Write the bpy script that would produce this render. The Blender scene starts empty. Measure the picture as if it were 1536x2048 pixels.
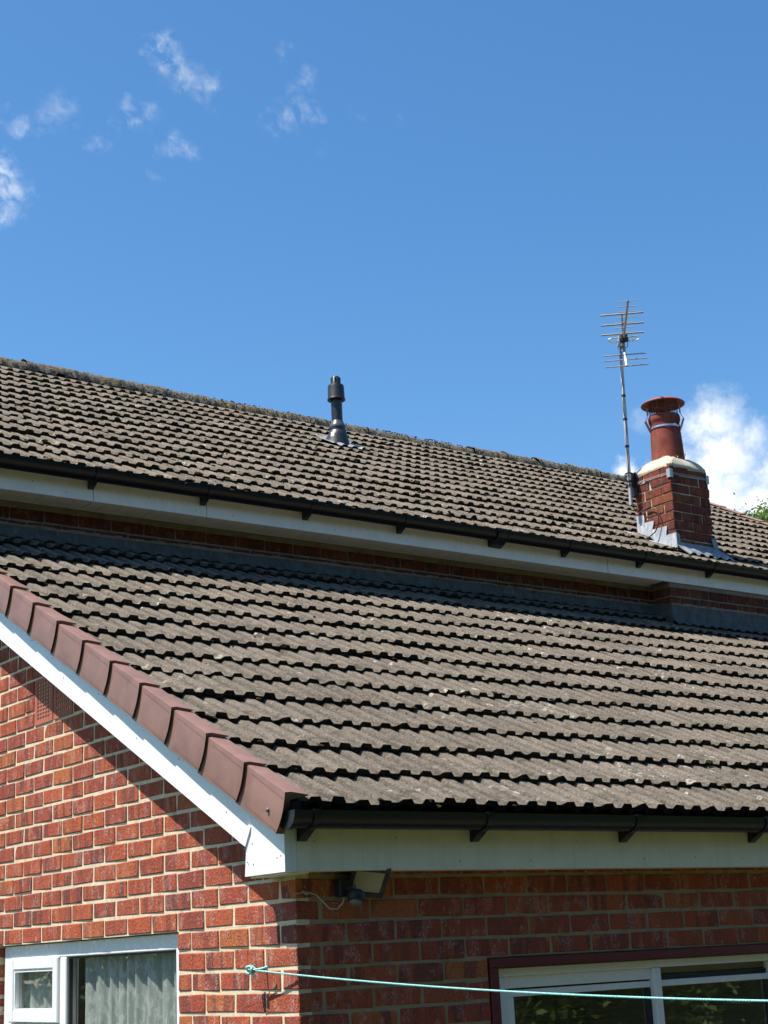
import bpy, bmesh, math, random
import numpy as np
from mathutils import Vector, Matrix, Euler
random.seed(7)
R = math.radians
scene = bpy.context.scene
COL = scene.collection

# ------------------------------------------------------------------ camera
CAM_R = Vector((0.80962993, -0.5851162, -0.04624295))
CAM_D = Vector((0.12358882, 0.24696933, -0.96110975))
CAM_F = Vector((0.57378147, 0.77242811, 0.27226759))
CAM_C = Vector((-3.2039, -4.97286, -0.12781))
FPX = 3123.36
cam_data = bpy.data.cameras.new('camera')
cam = bpy.data.objects.new('camera', cam_data)
COL.objects.link(cam)
m = Matrix.Identity(4)
for i in range(3):
    m[i][0] = CAM_R[i]; m[i][1] = -CAM_D[i]; m[i][2] = -CAM_F[i]; m[i][3] = CAM_C[i]
cam.matrix_world = m
cam_data.sensor_fit = 'VERTICAL'
cam_data.sensor_height = 36.0
cam_data.lens = FPX / 2048 * 36.0
cam_data.clip_start = 0.05
cam_data.clip_end = 2000
scene.camera = cam

# ------------------------------------------------------------------ sky, sun, exposure
SUN = Vector((1.0, -0.36, -2.2)).normalized()
world = bpy.data.worlds.new('World'); scene.world = world; world.use_nodes = True
wn = world.node_tree; wn.nodes.clear()
def wnode(t, **k):
    n = wn.nodes.new(t)
    for a, b in k.items(): setattr(n, a, b)
    return n
def wmath(op, a, b=None, c=None, clamp=False):
    n = wnode('ShaderNodeMath', operation=op, use_clamp=clamp)
    for i, v in enumerate((a, b, c)):
        if v is None: continue
        if isinstance(v, (int, float)): n.inputs[i].default_value = v
        else: wn.links.new(v, n.inputs[i])
    return n.outputs[0]
sky = wnode('ShaderNodeTexSky', sky_type='NISHITA', sun_disc=False)
sky.sun_elevation = math.asin(-SUN.z)
sky.sun_rotation = math.atan2(-SUN.x, -SUN.y) % (2 * math.pi)
sky.altitude = 100; sky.air_density = 1.0; sky.dust_density = 0.6; sky.ozone_density = 2.2
hsv = wnode('ShaderNodeHueSaturation')
hsv.inputs['Hue'].default_value = 0.4975; hsv.inputs['Saturation'].default_value = 1.27; hsv.inputs['Value'].default_value = 1.0
wn.links.new(sky.outputs[0], hsv.inputs['Color'])
tc = wnode('ShaderNodeTexCoord')
# clouds: patches of sky direction broken up by noise
n1 = wnode('ShaderNodeTexNoise'); n1.inputs['Scale'].default_value = 16; n1.inputs['Detail'].default_value = 9; n1.inputs['Roughness'].default_value = 0.62
wn.links.new(tc.outputs['Generated'], n1.inputs['Vector'])
n2 = wnode('ShaderNodeTexNoise'); n2.inputs['Scale'].default_value = 55; n2.inputs['Detail'].default_value = 8; n2.inputs['Roughness'].default_value = 0.65
wn.links.new(tc.outputs['Generated'], n2.inputs['Vector'])
mp3 = wnode('ShaderNodeMapping'); wn.links.new(tc.outputs['Generated'], mp3.inputs['Vector']); mp3.inputs['Rotation'].default_value = (.3, .9, .4); mp3.inputs['Scale'].default_value = (1.0, 1.7, 1.0)
n3 = wnode('ShaderNodeTexNoise'); n3.inputs['Scale'].default_value = 85; n3.inputs['Detail'].default_value = 10; n3.inputs['Roughness'].default_value = 0.58; n3.inputs['Distortion'].default_value = 0.3
wn.links.new(mp3.outputs[0], n3.inputs['Vector'])
sub = wnode('ShaderNodeVectorMath', operation='SUBTRACT'); wn.links.new(n2.outputs['Color'], sub.inputs[0]); sub.inputs[1].default_value = (.5, .5, .5)
scl = wnode('ShaderNodeVectorMath', operation='SCALE'); wn.links.new(sub.outputs[0], scl.inputs[0]); scl.inputs['Scale'].default_value = 0.034
add = wnode('ShaderNodeVectorMath', operation='ADD'); wn.links.new(tc.outputs['Generated'], add.inputs[0]); wn.links.new(scl.outputs[0], add.inputs[1])
#          direction                radius  opacity
CLOUDS = [((320, 100), 40, .6), ((345, 125), 46, .75), ((370, 150), 44, .7), ((410, 178), 34, .5), ((345, 80), 26, .4),
          ((270, 238), 44, .55), ((248, 250), 30, .45), ((345, 285), 36, .45), ((368, 300), 30, .4), ((0, 350), 60, 1.1), ((18, 390), 50, 1.0), ((8, 425), 36, .8),
          ((610, 165), 36, .35), ((590, 225), 46, .42), ((545, 240), 36, .35), ((625, 232), 26, .3), ((110, 225), 50, .38), ((80, 240), 30, .3), ((30, 245), 30, .45), ((186, 280), 28, .4),
          ((318, 358), 24, .22), ((560, 110), 20, .3), ((708, 218), 18, .15), ((795, 240), 16, .12), ((640, 300), 24, .1),
          ((1425, 850), 75, 1.7), ((1450, 910), 85, 2.0), ((1410, 960), 80, 2.0), ((1450, 1000), 90, 2.0), ((1510, 1000), 80, 2.0), ((1500, 880), 55, 1.3), ((1385, 880), 40, .7),
          ((1480, 820), 26, .5), ((1255, 945), 36, 1.5), ((1285, 960), 40, 1.6), ((1330, 980), 60, 1.8), ((1285, 845), 30, .3), ((1380, 825), 30, .35), ((1560, 960), 70, 1.8), ((1640, 1010), 130, 2.0), ((1760, 960), 120, 1.7)]
dens = {0: None, 1: None}
for (cu, cv), r, o in CLOUDS:
    bank = 1 if cu > 1200 else 0
    dv = (CAM_F + CAM_R * ((cu - 768) / FPX) + CAM_D * ((cv - 1024) / FPX)).normalized(); r = r * (1.18 if bank else 1.05) / FPX; o *= (.66 if bank else .66)
    dist = wnode('ShaderNodeVectorMath', operation='DISTANCE'); wn.links.new(add.outputs[0], dist.inputs[0]); dist.inputs[1].default_value = dv
    mr = wnode('ShaderNodeMapRange', interpolation_type='SMOOTHSTEP'); wn.links.new(dist.outputs['Value'], mr.inputs['Value'])
    mr.inputs['From Min'].default_value = r; mr.inputs['From Max'].default_value = 0
    mr.inputs['To Min'].default_value = 0; mr.inputs['To Max'].default_value = o
    dens[bank] = mr.outputs[0] if dens[bank] is None else wmath('MAXIMUM', dens[bank], mr.outputs[0])
out = []
for bank, (f0, f1, t0, t1) in ((0, (.40, .70, .0, 1.0)), (1, (.30, .62, .45, 1.05))):
    nm = wnode('ShaderNodeMapRange'); wn.links.new((n3 if bank == 0 else n2).outputs['Fac'], nm.inputs['Value'])
    for kk, vv in zip(('From Min', 'From Max', 'To Min', 'To Max'), (f0, f1, t0, t1)): nm.inputs[kk].default_value = vv
    out.append(wmath('MULTIPLY', dens[bank], nm.outputs[0], clamp=True))
dens = wmath('MAXIMUM', out[0], out[1])
cshade = wnode('ShaderNodeMapRange'); wn.links.new(n1.outputs['Fac'], cshade.inputs['Value'])
cshade.inputs['From Min'].default_value = .3; cshade.inputs['From Max'].default_value = .65; cshade.inputs['To Min'].default_value = 5.2; cshade.inputs['To Max'].default_value = 7.2
ccol = wnode('ShaderNodeVectorMath', operation='SCALE'); ccol.inputs[0].default_value = (.93, .97, 1.0); wn.links.new(cshade.outputs[0], ccol.inputs['Scale'])
mixc = wnode('ShaderNodeMix', data_type='RGBA'); wn.links.new(dens, mixc.inputs['Factor'])
wn.links.new(hsv.outputs[0], mixc.inputs['A']); wn.links.new(ccol.outputs[0], mixc.inputs['B'])
bg = wnode('ShaderNodeBackground'); bg.inputs['Strength'].default_value = 0.108
wn.links.new(mixc.outputs['Result'], bg.inputs['Color'])
wo = wnode('ShaderNodeOutputWorld'); wn.links.new(bg.outputs[0], wo.inputs['Surface'])

sl = bpy.data.lights.new('sun', 'SUN'); sl.energy = 5.0; sl.angle = R(0.53); sl.color = (1.0, .955, .88)
so = bpy.data.objects.new('sun', sl); COL.objects.link(so)
so.rotation_euler = SUN.to_track_quat('-Z', 'Y').to_euler(); so.location = (-8, 3, 18)
scene.view_settings.view_transform = 'Standard'; scene.view_settings.look = 'None'
scene.view_settings.exposure = 0.80; scene.view_settings.gamma = 1.0; scene.view_settings.use_curve_mapping = False

# ------------------------------------------------------------------ helpers
def project(p):
    v = Vector(p) - CAM_C
    z = v.dot(CAM_F)
    if z < .1: return (-1e6, -1e6, z)
    return (768 + FPX * v.dot(CAM_R) / z, 1024 + FPX * v.dot(CAM_D) / z, z)
def inview(p, mu=60, mv=60):
    u, v, z = project(p)
    return z > 0 and -mu < u < 1536 + mu and -mv < v < 2048 + mv

class NT:
    def __init__(s, name, rough=.7, spec=.3):
        s.m = bpy.data.materials.new(name); s.m.use_nodes = True; s.t = s.m.node_tree
        s.b = s.t.nodes['Principled BSDF']; s.o = s.t.nodes['Material Output']
        s.b.inputs['Roughness'].default_value = rough; s.b.inputs['Specular IOR Level'].default_value = spec
    def n(s, t, **k):
        n = s.t.nodes.new(t)
        for a, b in k.items(): setattr(n, a, b)
        return n
    def put(s, sock, v):
        if isinstance(v, bpy.types.NodeSocket): s.t.links.new(v, sock)
        elif v is not None: sock.default_value = v
    def math(s, op, a, b=None, clamp=False):
        n = s.n('ShaderNodeMath', operation=op, use_clamp=clamp); s.put(n.inputs[0], a); s.put(n.inputs[1], b); return n.outputs[0]
    def noise(s, vec, scale, detail=3, rough=.55, dist=0):
        n = s.n('ShaderNodeTexNoise'); s.put(n.inputs['Vector'], vec); n.inputs['Scale'].default_value = scale
        n.inputs['Detail'].default_value = detail; n.inputs['Roughness'].default_value = rough; n.inputs['Distortion'].default_value = dist
        return n.outputs['Fac']
    def voro(s, vec, scale, feature='F1', out='Distance', rnd=1):
        n = s.n('ShaderNodeTexVoronoi', feature=feature); s.put(n.inputs['Vector'], vec); n.inputs['Scale'].default_value = scale
        n.inputs['Randomness'].default_value = rnd
        return n.outputs[out]
    def mp(s, v, a, b, c=0., d=1., smooth=False):
        n = s.n('ShaderNodeMapRange'); n.interpolation_type = 'SMOOTHSTEP' if smooth else 'LINEAR'
        s.put(n.inputs['Value'], v)
        for k, x in zip(('From Min', 'From Max', 'To Min', 'To Max'), (a, b, c, d)): s.put(n.inputs[k], x)
        return n.outputs[0]
    def mix(s, f, a, b, mode='MIX'):
        n = s.n('ShaderNodeMix', data_type='RGBA', blend_type=mode); s.put(n.inputs['Factor'], f)
        for k, v in (('A', a), ('B', b)):
            s.put(n.inputs[k], (*v, 1) if isinstance(v, tuple) and len(v) == 3 else v)
        return n.outputs['Result']
    def ramp(s, f, stops, const=False):
        n = s.n('ShaderNodeValToRGB'); s.put(n.inputs[0], f); e = n.color_ramp.elements
        if const: n.color_ramp.interpolation = 'CONSTANT'
        while len(e) > 1: e.remove(e[-1])
        e[0].position = stops[0][0]; e[0].color = (*stops[0][1], 1)
        for p, c in stops[1:]:
            x = e.new(p); x.color = (*c, 1)
        return n.outputs[0]
    def vmap(s, vec, scale=(1, 1, 1), loc=(0, 0, 0)):
        n = s.n('ShaderNodeMapping'); s.put(n.inputs['Vector'], vec); n.inputs['Scale'].default_value = scale; n.inputs['Location'].default_value = loc
        return n.outputs[0]
    def pos(s): return s.n('ShaderNodeNewGeometry').outputs['Position']
    def objc(s): return s.n('ShaderNodeTexCoord').outputs['Object']
    def bump(s, h, strength=.5, dist=.01, prev=None):
        n = s.n('ShaderNodeBump'); s.put(n.inputs['Height'], h); n.inputs['Strength'].default_value = strength; n.inputs['Distance'].default_value = dist
        if prev is not None: s.put(n.inputs['Normal'], prev)
        return n.outputs[0]
    def done(s, col=None, rough=None, nrm=None):
        if col is not None: s.put(s.b.inputs['Base Color'], (*col, 1) if isinstance(col, tuple) else col)
        if rough is not None: s.put(s.b.inputs['Roughness'], rough)
        if nrm is not None: s.put(s.b.inputs['Normal'], nrm)
        return s.m

def mat_plain(name, col, rough=.5, spec=.4, var=.08, dirt=0., bump=0., metal=0.):
    t = NT(name, rough, spec); p = t.pos()
    n = t.noise(p, 9, 5, .6)
    c = t.mix(t.mp(n, .3, .7), tuple(x * (1 - var) for x in col), tuple(min(1, x * (1 + var)) for x in col))
    if dirt:
        st = t.noise(t.vmap(p, (26, 26, 2.2)), 1, 5, .65)
        c = t.mix(t.math('MULTIPLY', t.mp(st, .45, .75, smooth=True), dirt), c, (.22, .20, .13))
        sp = t.noise(p, 130, 2, .5)
        c = t.mix(t.mp(sp, .70, .76, 0, dirt), c, (.12, .11, .09))
    t.b.inputs['Metallic'].default_value = metal
    nr = t.bump(t.noise(p, 120, 3), bump, .003) if bump else None
    return t.done(c, t.mp(t.noise(p, 30, 3), .3, .7, max(.05, rough - .07), rough + .07), nr)

def mat_brick(name, attr=False, dark=1.0, aged=False):
    t = NT(name, .88, .18)
    if attr:
        r = t.n('ShaderNodeAttribute', attribute_name='rnd').outputs['Fac']; base = t.pos()
    else:
        r = t.n('ShaderNodeObjectInfo').outputs['Random']
        tcn = t.objc(); a = t.n('ShaderNodeVectorMath', operation='ADD'); t.put(a.inputs[0], tcn)
        cb = t.n('ShaderNodeCombineXYZ'); t.put(cb.inputs[0], t.math('MULTIPLY', r, 71.3)); t.put(cb.inputs[1], t.math('MULTIPLY', r, 37.1)); t.put(cb.inputs[2], t.math('MULTIPLY', r, 53.7))
        t.put(a.inputs[1], cb.outputs[0]); base = a.outputs[0]
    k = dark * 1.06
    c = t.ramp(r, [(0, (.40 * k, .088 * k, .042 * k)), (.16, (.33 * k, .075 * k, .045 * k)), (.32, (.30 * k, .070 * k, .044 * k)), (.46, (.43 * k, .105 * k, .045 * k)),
                   (.60, (.255 * k, .062 * k, .045 * k)), (.72, (.38 * k, .080 * k, .045 * k)), (.86, (.42 * k, .135 * k, .050 * k)), (1, (.31 * k, .066 * k, .045 * k))])
    # kiss-mark bands down the face
    bands = t.noise(t.vmap(base, (17, 5, 2.6)), 1, 2, .5, .3)
    r2 = t.math('FRACT', t.math('MULTIPLY', r, 13.7))
    bf = t.math('MULTIPLY', t.mp(bands, .51, .565, smooth=True), t.mp(r2, .15, .85, .25, .85))
    c = t.mix(bf, c, (.155 * k, .055 * k, .046 * k))
    bands2 = t.noise(t.vmap(base, (21, 5, 3.0), (5, 3, 9)), 1, 2, .5)
    c = t.mix(t.mp(bands2, .58, .68, 0, .55, True), c, (.45 * k, .15 * k, .05 * k))
    # wire-drag: short vertical scars, and pale bloom in patches
    scar = t.noise(t.vmap(base, (190, 190, 75)), 1, 4, .68)
    c = t.mix(t.mp(scar, .53, .64, 0, .62), c, (.085 * k, .026 * k, .020 * k))
    c = t.mix(t.mp(scar, .44, .34, 0, .35), c, (.52 * k, .16 * k, .08 * k))
    patch = t.noise(t.vmap(base, (19, 19, 11), (3, 1, 4)), 1, 2)
    white = t.math('MULTIPLY', t.mp(patch, .53, .60, smooth=True), t.mp(t.noise(t.vmap(base, (230, 230, 90), (7, 7, 7)), 1, 4, .75), .50, .60))
    c = t.mix(t.math('MULTIPLY', white, .22 if aged else .52), c, (.58, .47, .43))
    if aged:
        c = t.mix(t.mp(t.noise(t.pos(), 14, 5, .65), .5, .68, 0, .75, True), c, (.055, .036, .030))
    h = t.math('ADD', t.math('MULTIPLY', scar, -1.0), t.math('MULTIPLY', t.noise(base, 95, 4), .9))
    return t.done(c, None, t.bump(h, .8, .008))

def mat_mortar(name, col):
    t = NT(name, .95, .1); p = t.pos()
    c = t.mix(t.mp(t.noise(p, 14, 5, .6), .3, .7), tuple(x * .78 for x in col), tuple(min(1, x * 1.08) for x in col))
    c = t.mix(t.mp(t.noise(p, 420, 2), .62, .7, 0, .4), c, (.25, .2, .14))
    c = t.mix(t.mp(t.noise(t.vmap(p, (1, 1, 1), (2, 5, 1)), 17, 6, .72), .52, .66, 0, .55, True), c, tuple(x * .5 for x in col))
    return t.done(c, None, t.bump(t.noise(p, 260, 4), .5, .004))

def mat_tile(name, attr=False, warm=0.0, moss=.5, x0=0.0):
    t = NT(name, .93, .12); p = t.pos()
    if attr: r = t.n('ShaderNodeAttribute', attribute_name='rnd').outputs['Fac']
    else: r = t.n('ShaderNodeObjectInfo').outputs['Random']
    big = t.noise(p, 1.7, 4, .6)
    c = t.mix(t.mp(big, .3, .7), (.152, .125, .098), (.226 + warm, .188 + warm * .6, .150 + warm * .3))
    c = t.mix(t.mp(t.noise(p, 11, 4, .65), .35, .7, 0, .65), c, (.235 + warm, .192 + warm * .6, .152 + warm * .3))
    c = t.mix(t.mp(r, .2, 1, 0, .45), c, (.088, .076, .062))
    gr = t.noise(p, 95, 5, .75)
    c = t.mix(t.mp(gr, .51, .67, 0, .78), c, (.37, .315, .245))
    c = t.mix(t.mp(gr, .48, .35, 0, .85), c, (.055, .046, .035))
    # streaks running down the slope
    st = t.noise(t.vmap(p, (75, 5, 5)), 1, 5, .68)
    c = t.mix(t.mp(st, .5, .70, 0, .62), c, (.085, .075, .062))
    # grime in the channels and interlocks, with the roll flanks' shade painted in
    sx = t.n('ShaderNodeSeparateXYZ'); t.put(sx.inputs[0], p)
    fx = t.math('FRACT', t.math('DIVIDE', t.math('ADD', sx.outputs[0], 10.5 - x0), .105))
    wob = t.mp(t.noise(p, 30, 4, .7), 0, 1, -.10, .10)
    fx2 = t.math('ADD', fx, wob)
    ch = t.math('MAXIMUM', t.mp(fx2, .80, .93, smooth=True), t.mp(fx2, .10, .0, smooth=True))
    ch = t.math('MAXIMUM', ch, t.math('MULTIPLY', t.math('MULTIPLY', t.mp(fx2, .30, .38, smooth=True), t.mp(fx2, .47, .40, smooth=True)), .7))
    c = t.mix(t.math('MULTIPLY', ch, t.mp(t.noise(p, 4.5, 4, .7), .3, .65, .25, .85)), c, (.058, .051, .040))
    cr = t.math('MULTIPLY', t.mp(fx2, .46, .54, smooth=True), t.mp(fx2, .76, .66, smooth=True))
    c = t.mix(t.math('MULTIPLY', cr, t.mp(t.noise(p, 9, 4, .7), .4, .7, 0, .55)), c, (.26 + warm, .213 + warm * .6, .165))
    # exposed aggregate
    sp = t.noise(p, 190, 3, .7)
    c = t.mix(t.mp(sp, .62, .72, 0, .45), c, (.40, .35, .27))
    c = t.mix(t.mp(t.noise(p, 260, 2, .6), .58, .68, 0, .7), c, (.045, .040, .033))
    # black algae patches
    al = t.noise(p, 7.5, 6, .72)
    c = t.mix(t.mp(al, .54, .66, 0, moss + .15, True), c, (.048, .044, .032))
    # lichen: pale rosettes, a few crusts, a touch of orange
    v = t.n('ShaderNodeTexVoronoi'); t.put(v.inputs['Vector'], p); v.inputs['Scale'].default_value = 17
    dist = t.math('ADD', v.outputs['Distance'], t.mp(t.noise(p, 75, 3), 0, 1, -.16, .16))
    sepc = t.n('ShaderNodeSeparateColor'); t.put(sepc.inputs[0], v.outputs['Color'])
    on = t.mp(sepc.outputs[0], .74, .76)
    sz = t.mp(t.math('POWER', sepc.outputs[1], 2.5), 0, 1, .12, .42)
    spot = t.math('MULTIPLY', t.math('MULTIPLY', t.math('LESS_THAN', dist, sz), on), t.mp(t.noise(p, 1.9, 3, .6), .42, .60, .12, 1.0, True))
    hole = t.math('MULTIPLY', t.math('LESS_THAN', dist, t.math('MULTIPLY', sz, .55)), t.mp(sepc.outputs[2], .35, .4))
    spot = t.math('SUBTRACT', spot, t.math('MULTIPLY', hole, spot))
    c = t.mix(t.math('MULTIPLY', spot, .72), c, (.52, .47, .39))
    crust = t.math('MULTIPLY', t.mp(t.noise(p, 2.3, 3), .60, .68, smooth=True), t.mp(t.noise(p, 42, 5, .7), .55, .62))
    c = t.mix(t.math('MULTIPLY', crust, .75), c, (.47, .44, .37))
    orr = t.math('MULTIPLY', t.mp(t.noise(t.vmap(p, (1, 1, 1), (4, 4, 4)), 3.1, 3), .64, .70, smooth=True), t.mp(t.noise(p, 60, 4, .7), .57, .64))
    c = t.mix(t.math('MULTIPLY', orr, .8), c, (.40, .24, .05))
    h = t.math('ADD', t.noise(p, 210, 4, .7), t.math('MULTIPLY', t.noise(p, 40, 4, .6), .8))
    return t.done(c, None, t.bump(h, .9, .007))

M = {}
M['brick'] = mat_brick('brick'); M['brick_far'] = mat_brick('brick_mass', attr=True)
M['brick_old'] = mat_brick('brick_aged', dark=.58, aged=True)
M['brick_old_far'] = mat_brick('brick_aged_mass', attr=True, dark=.58, aged=True)
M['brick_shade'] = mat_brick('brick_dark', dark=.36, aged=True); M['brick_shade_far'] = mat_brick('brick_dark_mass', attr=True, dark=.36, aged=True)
M['mortar'] = mat_mortar('mortar', (.72, .60, .41)); M['mortar_shaded'] = mat_mortar('mortar_shaded', (.34, .27, .17)); M['mortar_grey'] = mat_mortar('mortar_grey', (.26, .21, .16))  # front wall has its shade put into a darker mortar colour
M['mortar_cream'] = mat_mortar('flaunching_mortar', (.56, .49, .37))
M['tile'] = mat_tile('concrete_tile', x0=-.085); M['tile_far'] = mat_tile('concrete_tile_mass', attr=True, x0=-.085)
M['tile_up'] = mat_tile('concrete_tile_house', warm=.022, moss=.42, x0=.087); M['tile_up_far'] = mat_tile('concrete_tile_house_mass', attr=True, warm=.022, moss=.42, x0=.087)
def mat_edge():  # mossy black tile edges, their shade deepened in the colour
    t = NT('shaded_algae_edge', .97, .05); p = t.pos()
    c = t.mix(t.mp(t.noise(p, 60, 4, .7), .45, .7), (.020, .019, .014), (.062, .056, .044))
    return t.done(c, None, t.bump(t.noise(p, 150, 4, .7), 1.0, .008))
M['edge'] = mat_edge()
def mat_moss():
    t = NT('moss', 1.0, .05); p = t.pos()
    c = t.ramp(t.noise(p, 23, 3), [(.3, (.018, .017, .010)), (.55, (.040, .036, .016)), (.75, (.085, .070, .028))])
    return t.done(c, None, t.bump(t.noise(p, 300, 4, .7), 1.0, .006))
M['moss'] = mat_moss()
def mat_ridge():
    t = NT('ridge_lichen', .97, .08); p = t.pos()
    c = t.mix(t.mp(t.noise(p, 30, 5, .75), .38, .62), (.07, .063, .048), (.27, .235, .18))
    c = t.mix(t.mp(t.noise(p, 55, 5, .75), .56, .62, 0, .8), c, (.45, .42, .35))
    c = t.mix(t.math('MULTIPLY', t.mp(t.noise(p, 1.6, 3), .50, .58, smooth=True), t.mp(t.noise(p, 40, 4, .7), .5, .6, 0, .8)), c, (.30, .19, .07))
    c = t.mix(t.mp(t.noise(p, 70, 4, .7), .55, .62, 0, .8), c, (.035, .033, .024))
    return t.done(c, None, t.bump(t.noise(p, 70, 6, .75), 1.0, .02))
M['ridge'] = mat_ridge()
M['upvc'] = mat_plain('white_upvc', (.80, .81, .79), .32, .5, .03, .0)
M['upvc_dirty'] = mat_plain('weathered_upvc', (.80, .73, .57), .5, .35, .06, .14)
M['upvc_house'] = mat_plain('weathered_house_upvc', (.82, .79, .72), .5, .35, .05, .10)
M['upvc_win'] = mat_plain('window_upvc', (.80, .81, .80), .25, .5, .02, .0)
M['groove'] = mat_plain('seam_gap', (.08, .08, .075), .8, .2)
M['brown'] = mat_plain('brown_plastic', (.235, .126, .096), .45, .40, .16, .05, .05)
M['brown_up'] = mat_plain('pale_brown_plastic', (.30, .165, .12), .5, .4, .1, .04)  # paler brown than the caps on the extension
M['black'] = mat_plain('black_pvc', (.0095, .0105, .014), .33, .42, .10, .0)
M['black_matt'] = mat_plain('black_matt', (.018, .019, .021), .5, .45, .12)
M['flue'] = mat_plain('black_flue_paint', (.017, .019, .022), .42, .5, .12)
M['flue_ring'] = mat_plain('flue_ring', (.07, .072, .074), .35, .5, .12)
M['felt'] = mat_plain('roofing_felt', (.02, .02, .02), .9, .1)
def mat_lead(name, lo, hi, rough=.5):
    t = NT(name, rough, .22); p = t.pos(); t.b.inputs['Metallic'].default_value = .05
    c = t.mix(t.mp(t.noise(p, 13, 5, .65), .3, .7), lo, hi)
    c = t.mix(t.mp(t.noise(t.vmap(p, (40, 40, 5)), 1, 4, .65), .55, .7, 0, .6), c, tuple(min(1, x * 1.6) for x in hi))
    c = t.mix(t.mp(t.noise(t.vmap(p, (55, 55, 6), (3, 3, 3)), 1, 4, .65), .58, .7, 0, .6), c, tuple(x * .45 for x in lo))
    return t.done(c, None, t.bump(t.noise(p, 24, 4), .4, .01))
M['lead'] = mat_lead('weathered_lead', (.070, .068, .064), (.130, .126, .118), .75)
M['lead_bright'] = mat_lead('bright_lead', (.34, .355, .37), (.52, .54, .56), .42)
M['lead_mid'] = mat_lead('streaked_lead', (.16, .17, .18), (.30, .315, .33), .5)
M['terracotta'] = mat_plain('terracotta', (.235, .055, .038), .85, .2, .30, .22, .5)
M['cowl'] = mat_plain('red_painted_metal', (.26, .075, .055), .5, .4, .10, .04)
M['cowl_in'] = mat_plain('cowl_mesh_metal', (.10, .035, .030), .6, .3)
M['steel'] = mat_plain('stainless_strap', (.62, .62, .62), .28, .5, .08, metal=.9)
M['galv'] = mat_plain('galvanised_mast', (.50, .50, .49), .45, .5, .12, metal=.55)
M['alu'] = mat_plain('oxidised_aluminium', (.36, .34, .31), .5, .5, .15, metal=.6)
M['cable_black'] = mat_plain('black_cable', (.02, .02, .02), .5, .4)
M['cable_grey'] = mat_plain('grey_cable', (.42, .39, .35), .6, .3)
M['maroon'] = mat_plain('maroon_timber', (.135, .022, .026), .42, .4, .12, .03)
M['plaster'] = mat_plain('interior_plaster', (.42, .40, .36), .9, .2)
M['white_label'] = mat_plain('white_label', (.75, .75, .75), .6, .3)
M['vent_clay'] = mat_plain('clay_vent', (.40, .130, .085), .85, .2, .12, .04, .3)
M['hole'] = mat_plain('vent_hole', (.006, .005, .005), 1., 0)
M['screw'] = mat_plain('screw_head', (.16, .14, .13), .4, .5, metal=.4)
def mat_glass(name):
    t = NT(name); t.t.nodes.remove(t.b)
    tr = t.n('ShaderNodeBsdfTransparent'); tr.inputs[0].default_value = (.95, .97, .955, 1)
    gl = t.n('ShaderNodeBsdfGlossy'); gl.inputs['Roughness'].default_value = .008; gl.inputs[0].default_value = (.95, .97, .95, 1)
    nz = t.n('ShaderNodeTexNoise'); t.put(nz.inputs['Vector'], t.pos()); nz.inputs['Scale'].default_value = 2.2
    b = t.bump(nz.outputs['Fac'], .05, .02); t.put(gl.inputs['Normal'], b)
    fr = t.n('ShaderNodeLayerWeight'); fr.inputs['Blend'].default_value = .5
    f = t.math('ADD', t.math('MULTIPLY', t.math('POWER', fr.outputs['Facing'], 5.0), .9), .20, True)
    mx = t.n('ShaderNodeMixShader'); t.put(mx.inputs[0], f); t.put(mx.inputs[1], tr.outputs[0]); t.put(mx.inputs[2], gl.outputs[0])
    t.put(t.o.inputs['Surface'], mx.outputs[0]); return t.m
M['glass'] = mat_glass('window_glass')
def mat_net():
    t = NT('net_curtain_fabric'); t.t.nodes.remove(t.b); p = t.pos()
    pat = t.noise(t.vmap(p, (30, 30, 16)), 1, 3, .7)
    c = t.mix(t.mp(pat, .5, .58), (.74, .80, .74), (.90, .93, .88))
    df = t.n('ShaderNodeBsdfDiffuse'); t.put(df.inputs[0], c)
    tl = t.n('ShaderNodeBsdfTranslucent'); t.put(tl.inputs[0], c)
    tp = t.n('ShaderNodeBsdfTransparent')
    a = t.n('ShaderNodeMixShader'); a.inputs[0].default_value = .42; t.put(a.inputs[1], df.outputs[0]); t.put(a.inputs[2], tl.outputs[0])
    b = t.n('ShaderNodeMixShader'); t.put(b.inputs[0], t.mp(pat, .5, .58, .18, .04)); t.put(b.inputs[1], a.outputs[0]); t.put(b.inputs[2], tp.outputs[0])
    t.put(t.o.inputs['Surface'], b.outputs[0]); return t.m
M['net'] = mat_net()
M['blind'] = mat_plain('blind_slat', (.17, .155, .12), .6, .3)
def mat_leaf(name, a, b):
    t = NT(name, .55, .35)
    r = t.noise(t.pos(), 2.3, 3, .7)
    c = t.mix(t.mp(r, .3, .7), a, b); t.put(t.b.inputs['Base Color'], c)
    tl = t.n('ShaderNodeBsdfTranslucent'); t.put(tl.inputs[0], t.mix(.5, c, (.16, .24, .03)))
    mx = t.n('ShaderNodeMixShader'); mx.inputs[0].default_value = .35; t.put(mx.inputs[1], t.b.outputs[0]); t.put(mx.inputs[2], tl.outputs[0])
    t.put(t.o.inputs['Surface'], mx.outputs[0]); return t.m
M['leaf'] = mat_leaf('leaf_green', (.055, .115, .022), (.115, .19, .045))
M['leaf_pale'] = mat_leaf('leaf_pale_green', (.085, .155, .03), (.17, .26, .06))
M['leaf2'] = mat_leaf('leaf_olive', (.050, .085, .018), (.12, .16, .035))
M['bark'] = mat_plain('bark', (.085, .065, .048), .95, .1, .35, 0, 1.)
def mat_rope():
    t = NT('turquoise_rope', .6, .3); p = t.pos()
    c = t.mix(t.mp(t.noise(p, 160, 3, .7), .35, .65), (.12, .46, .43), (.42, .75, .71))
    return t.done(c)
M['rope'] = mat_rope()
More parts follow.
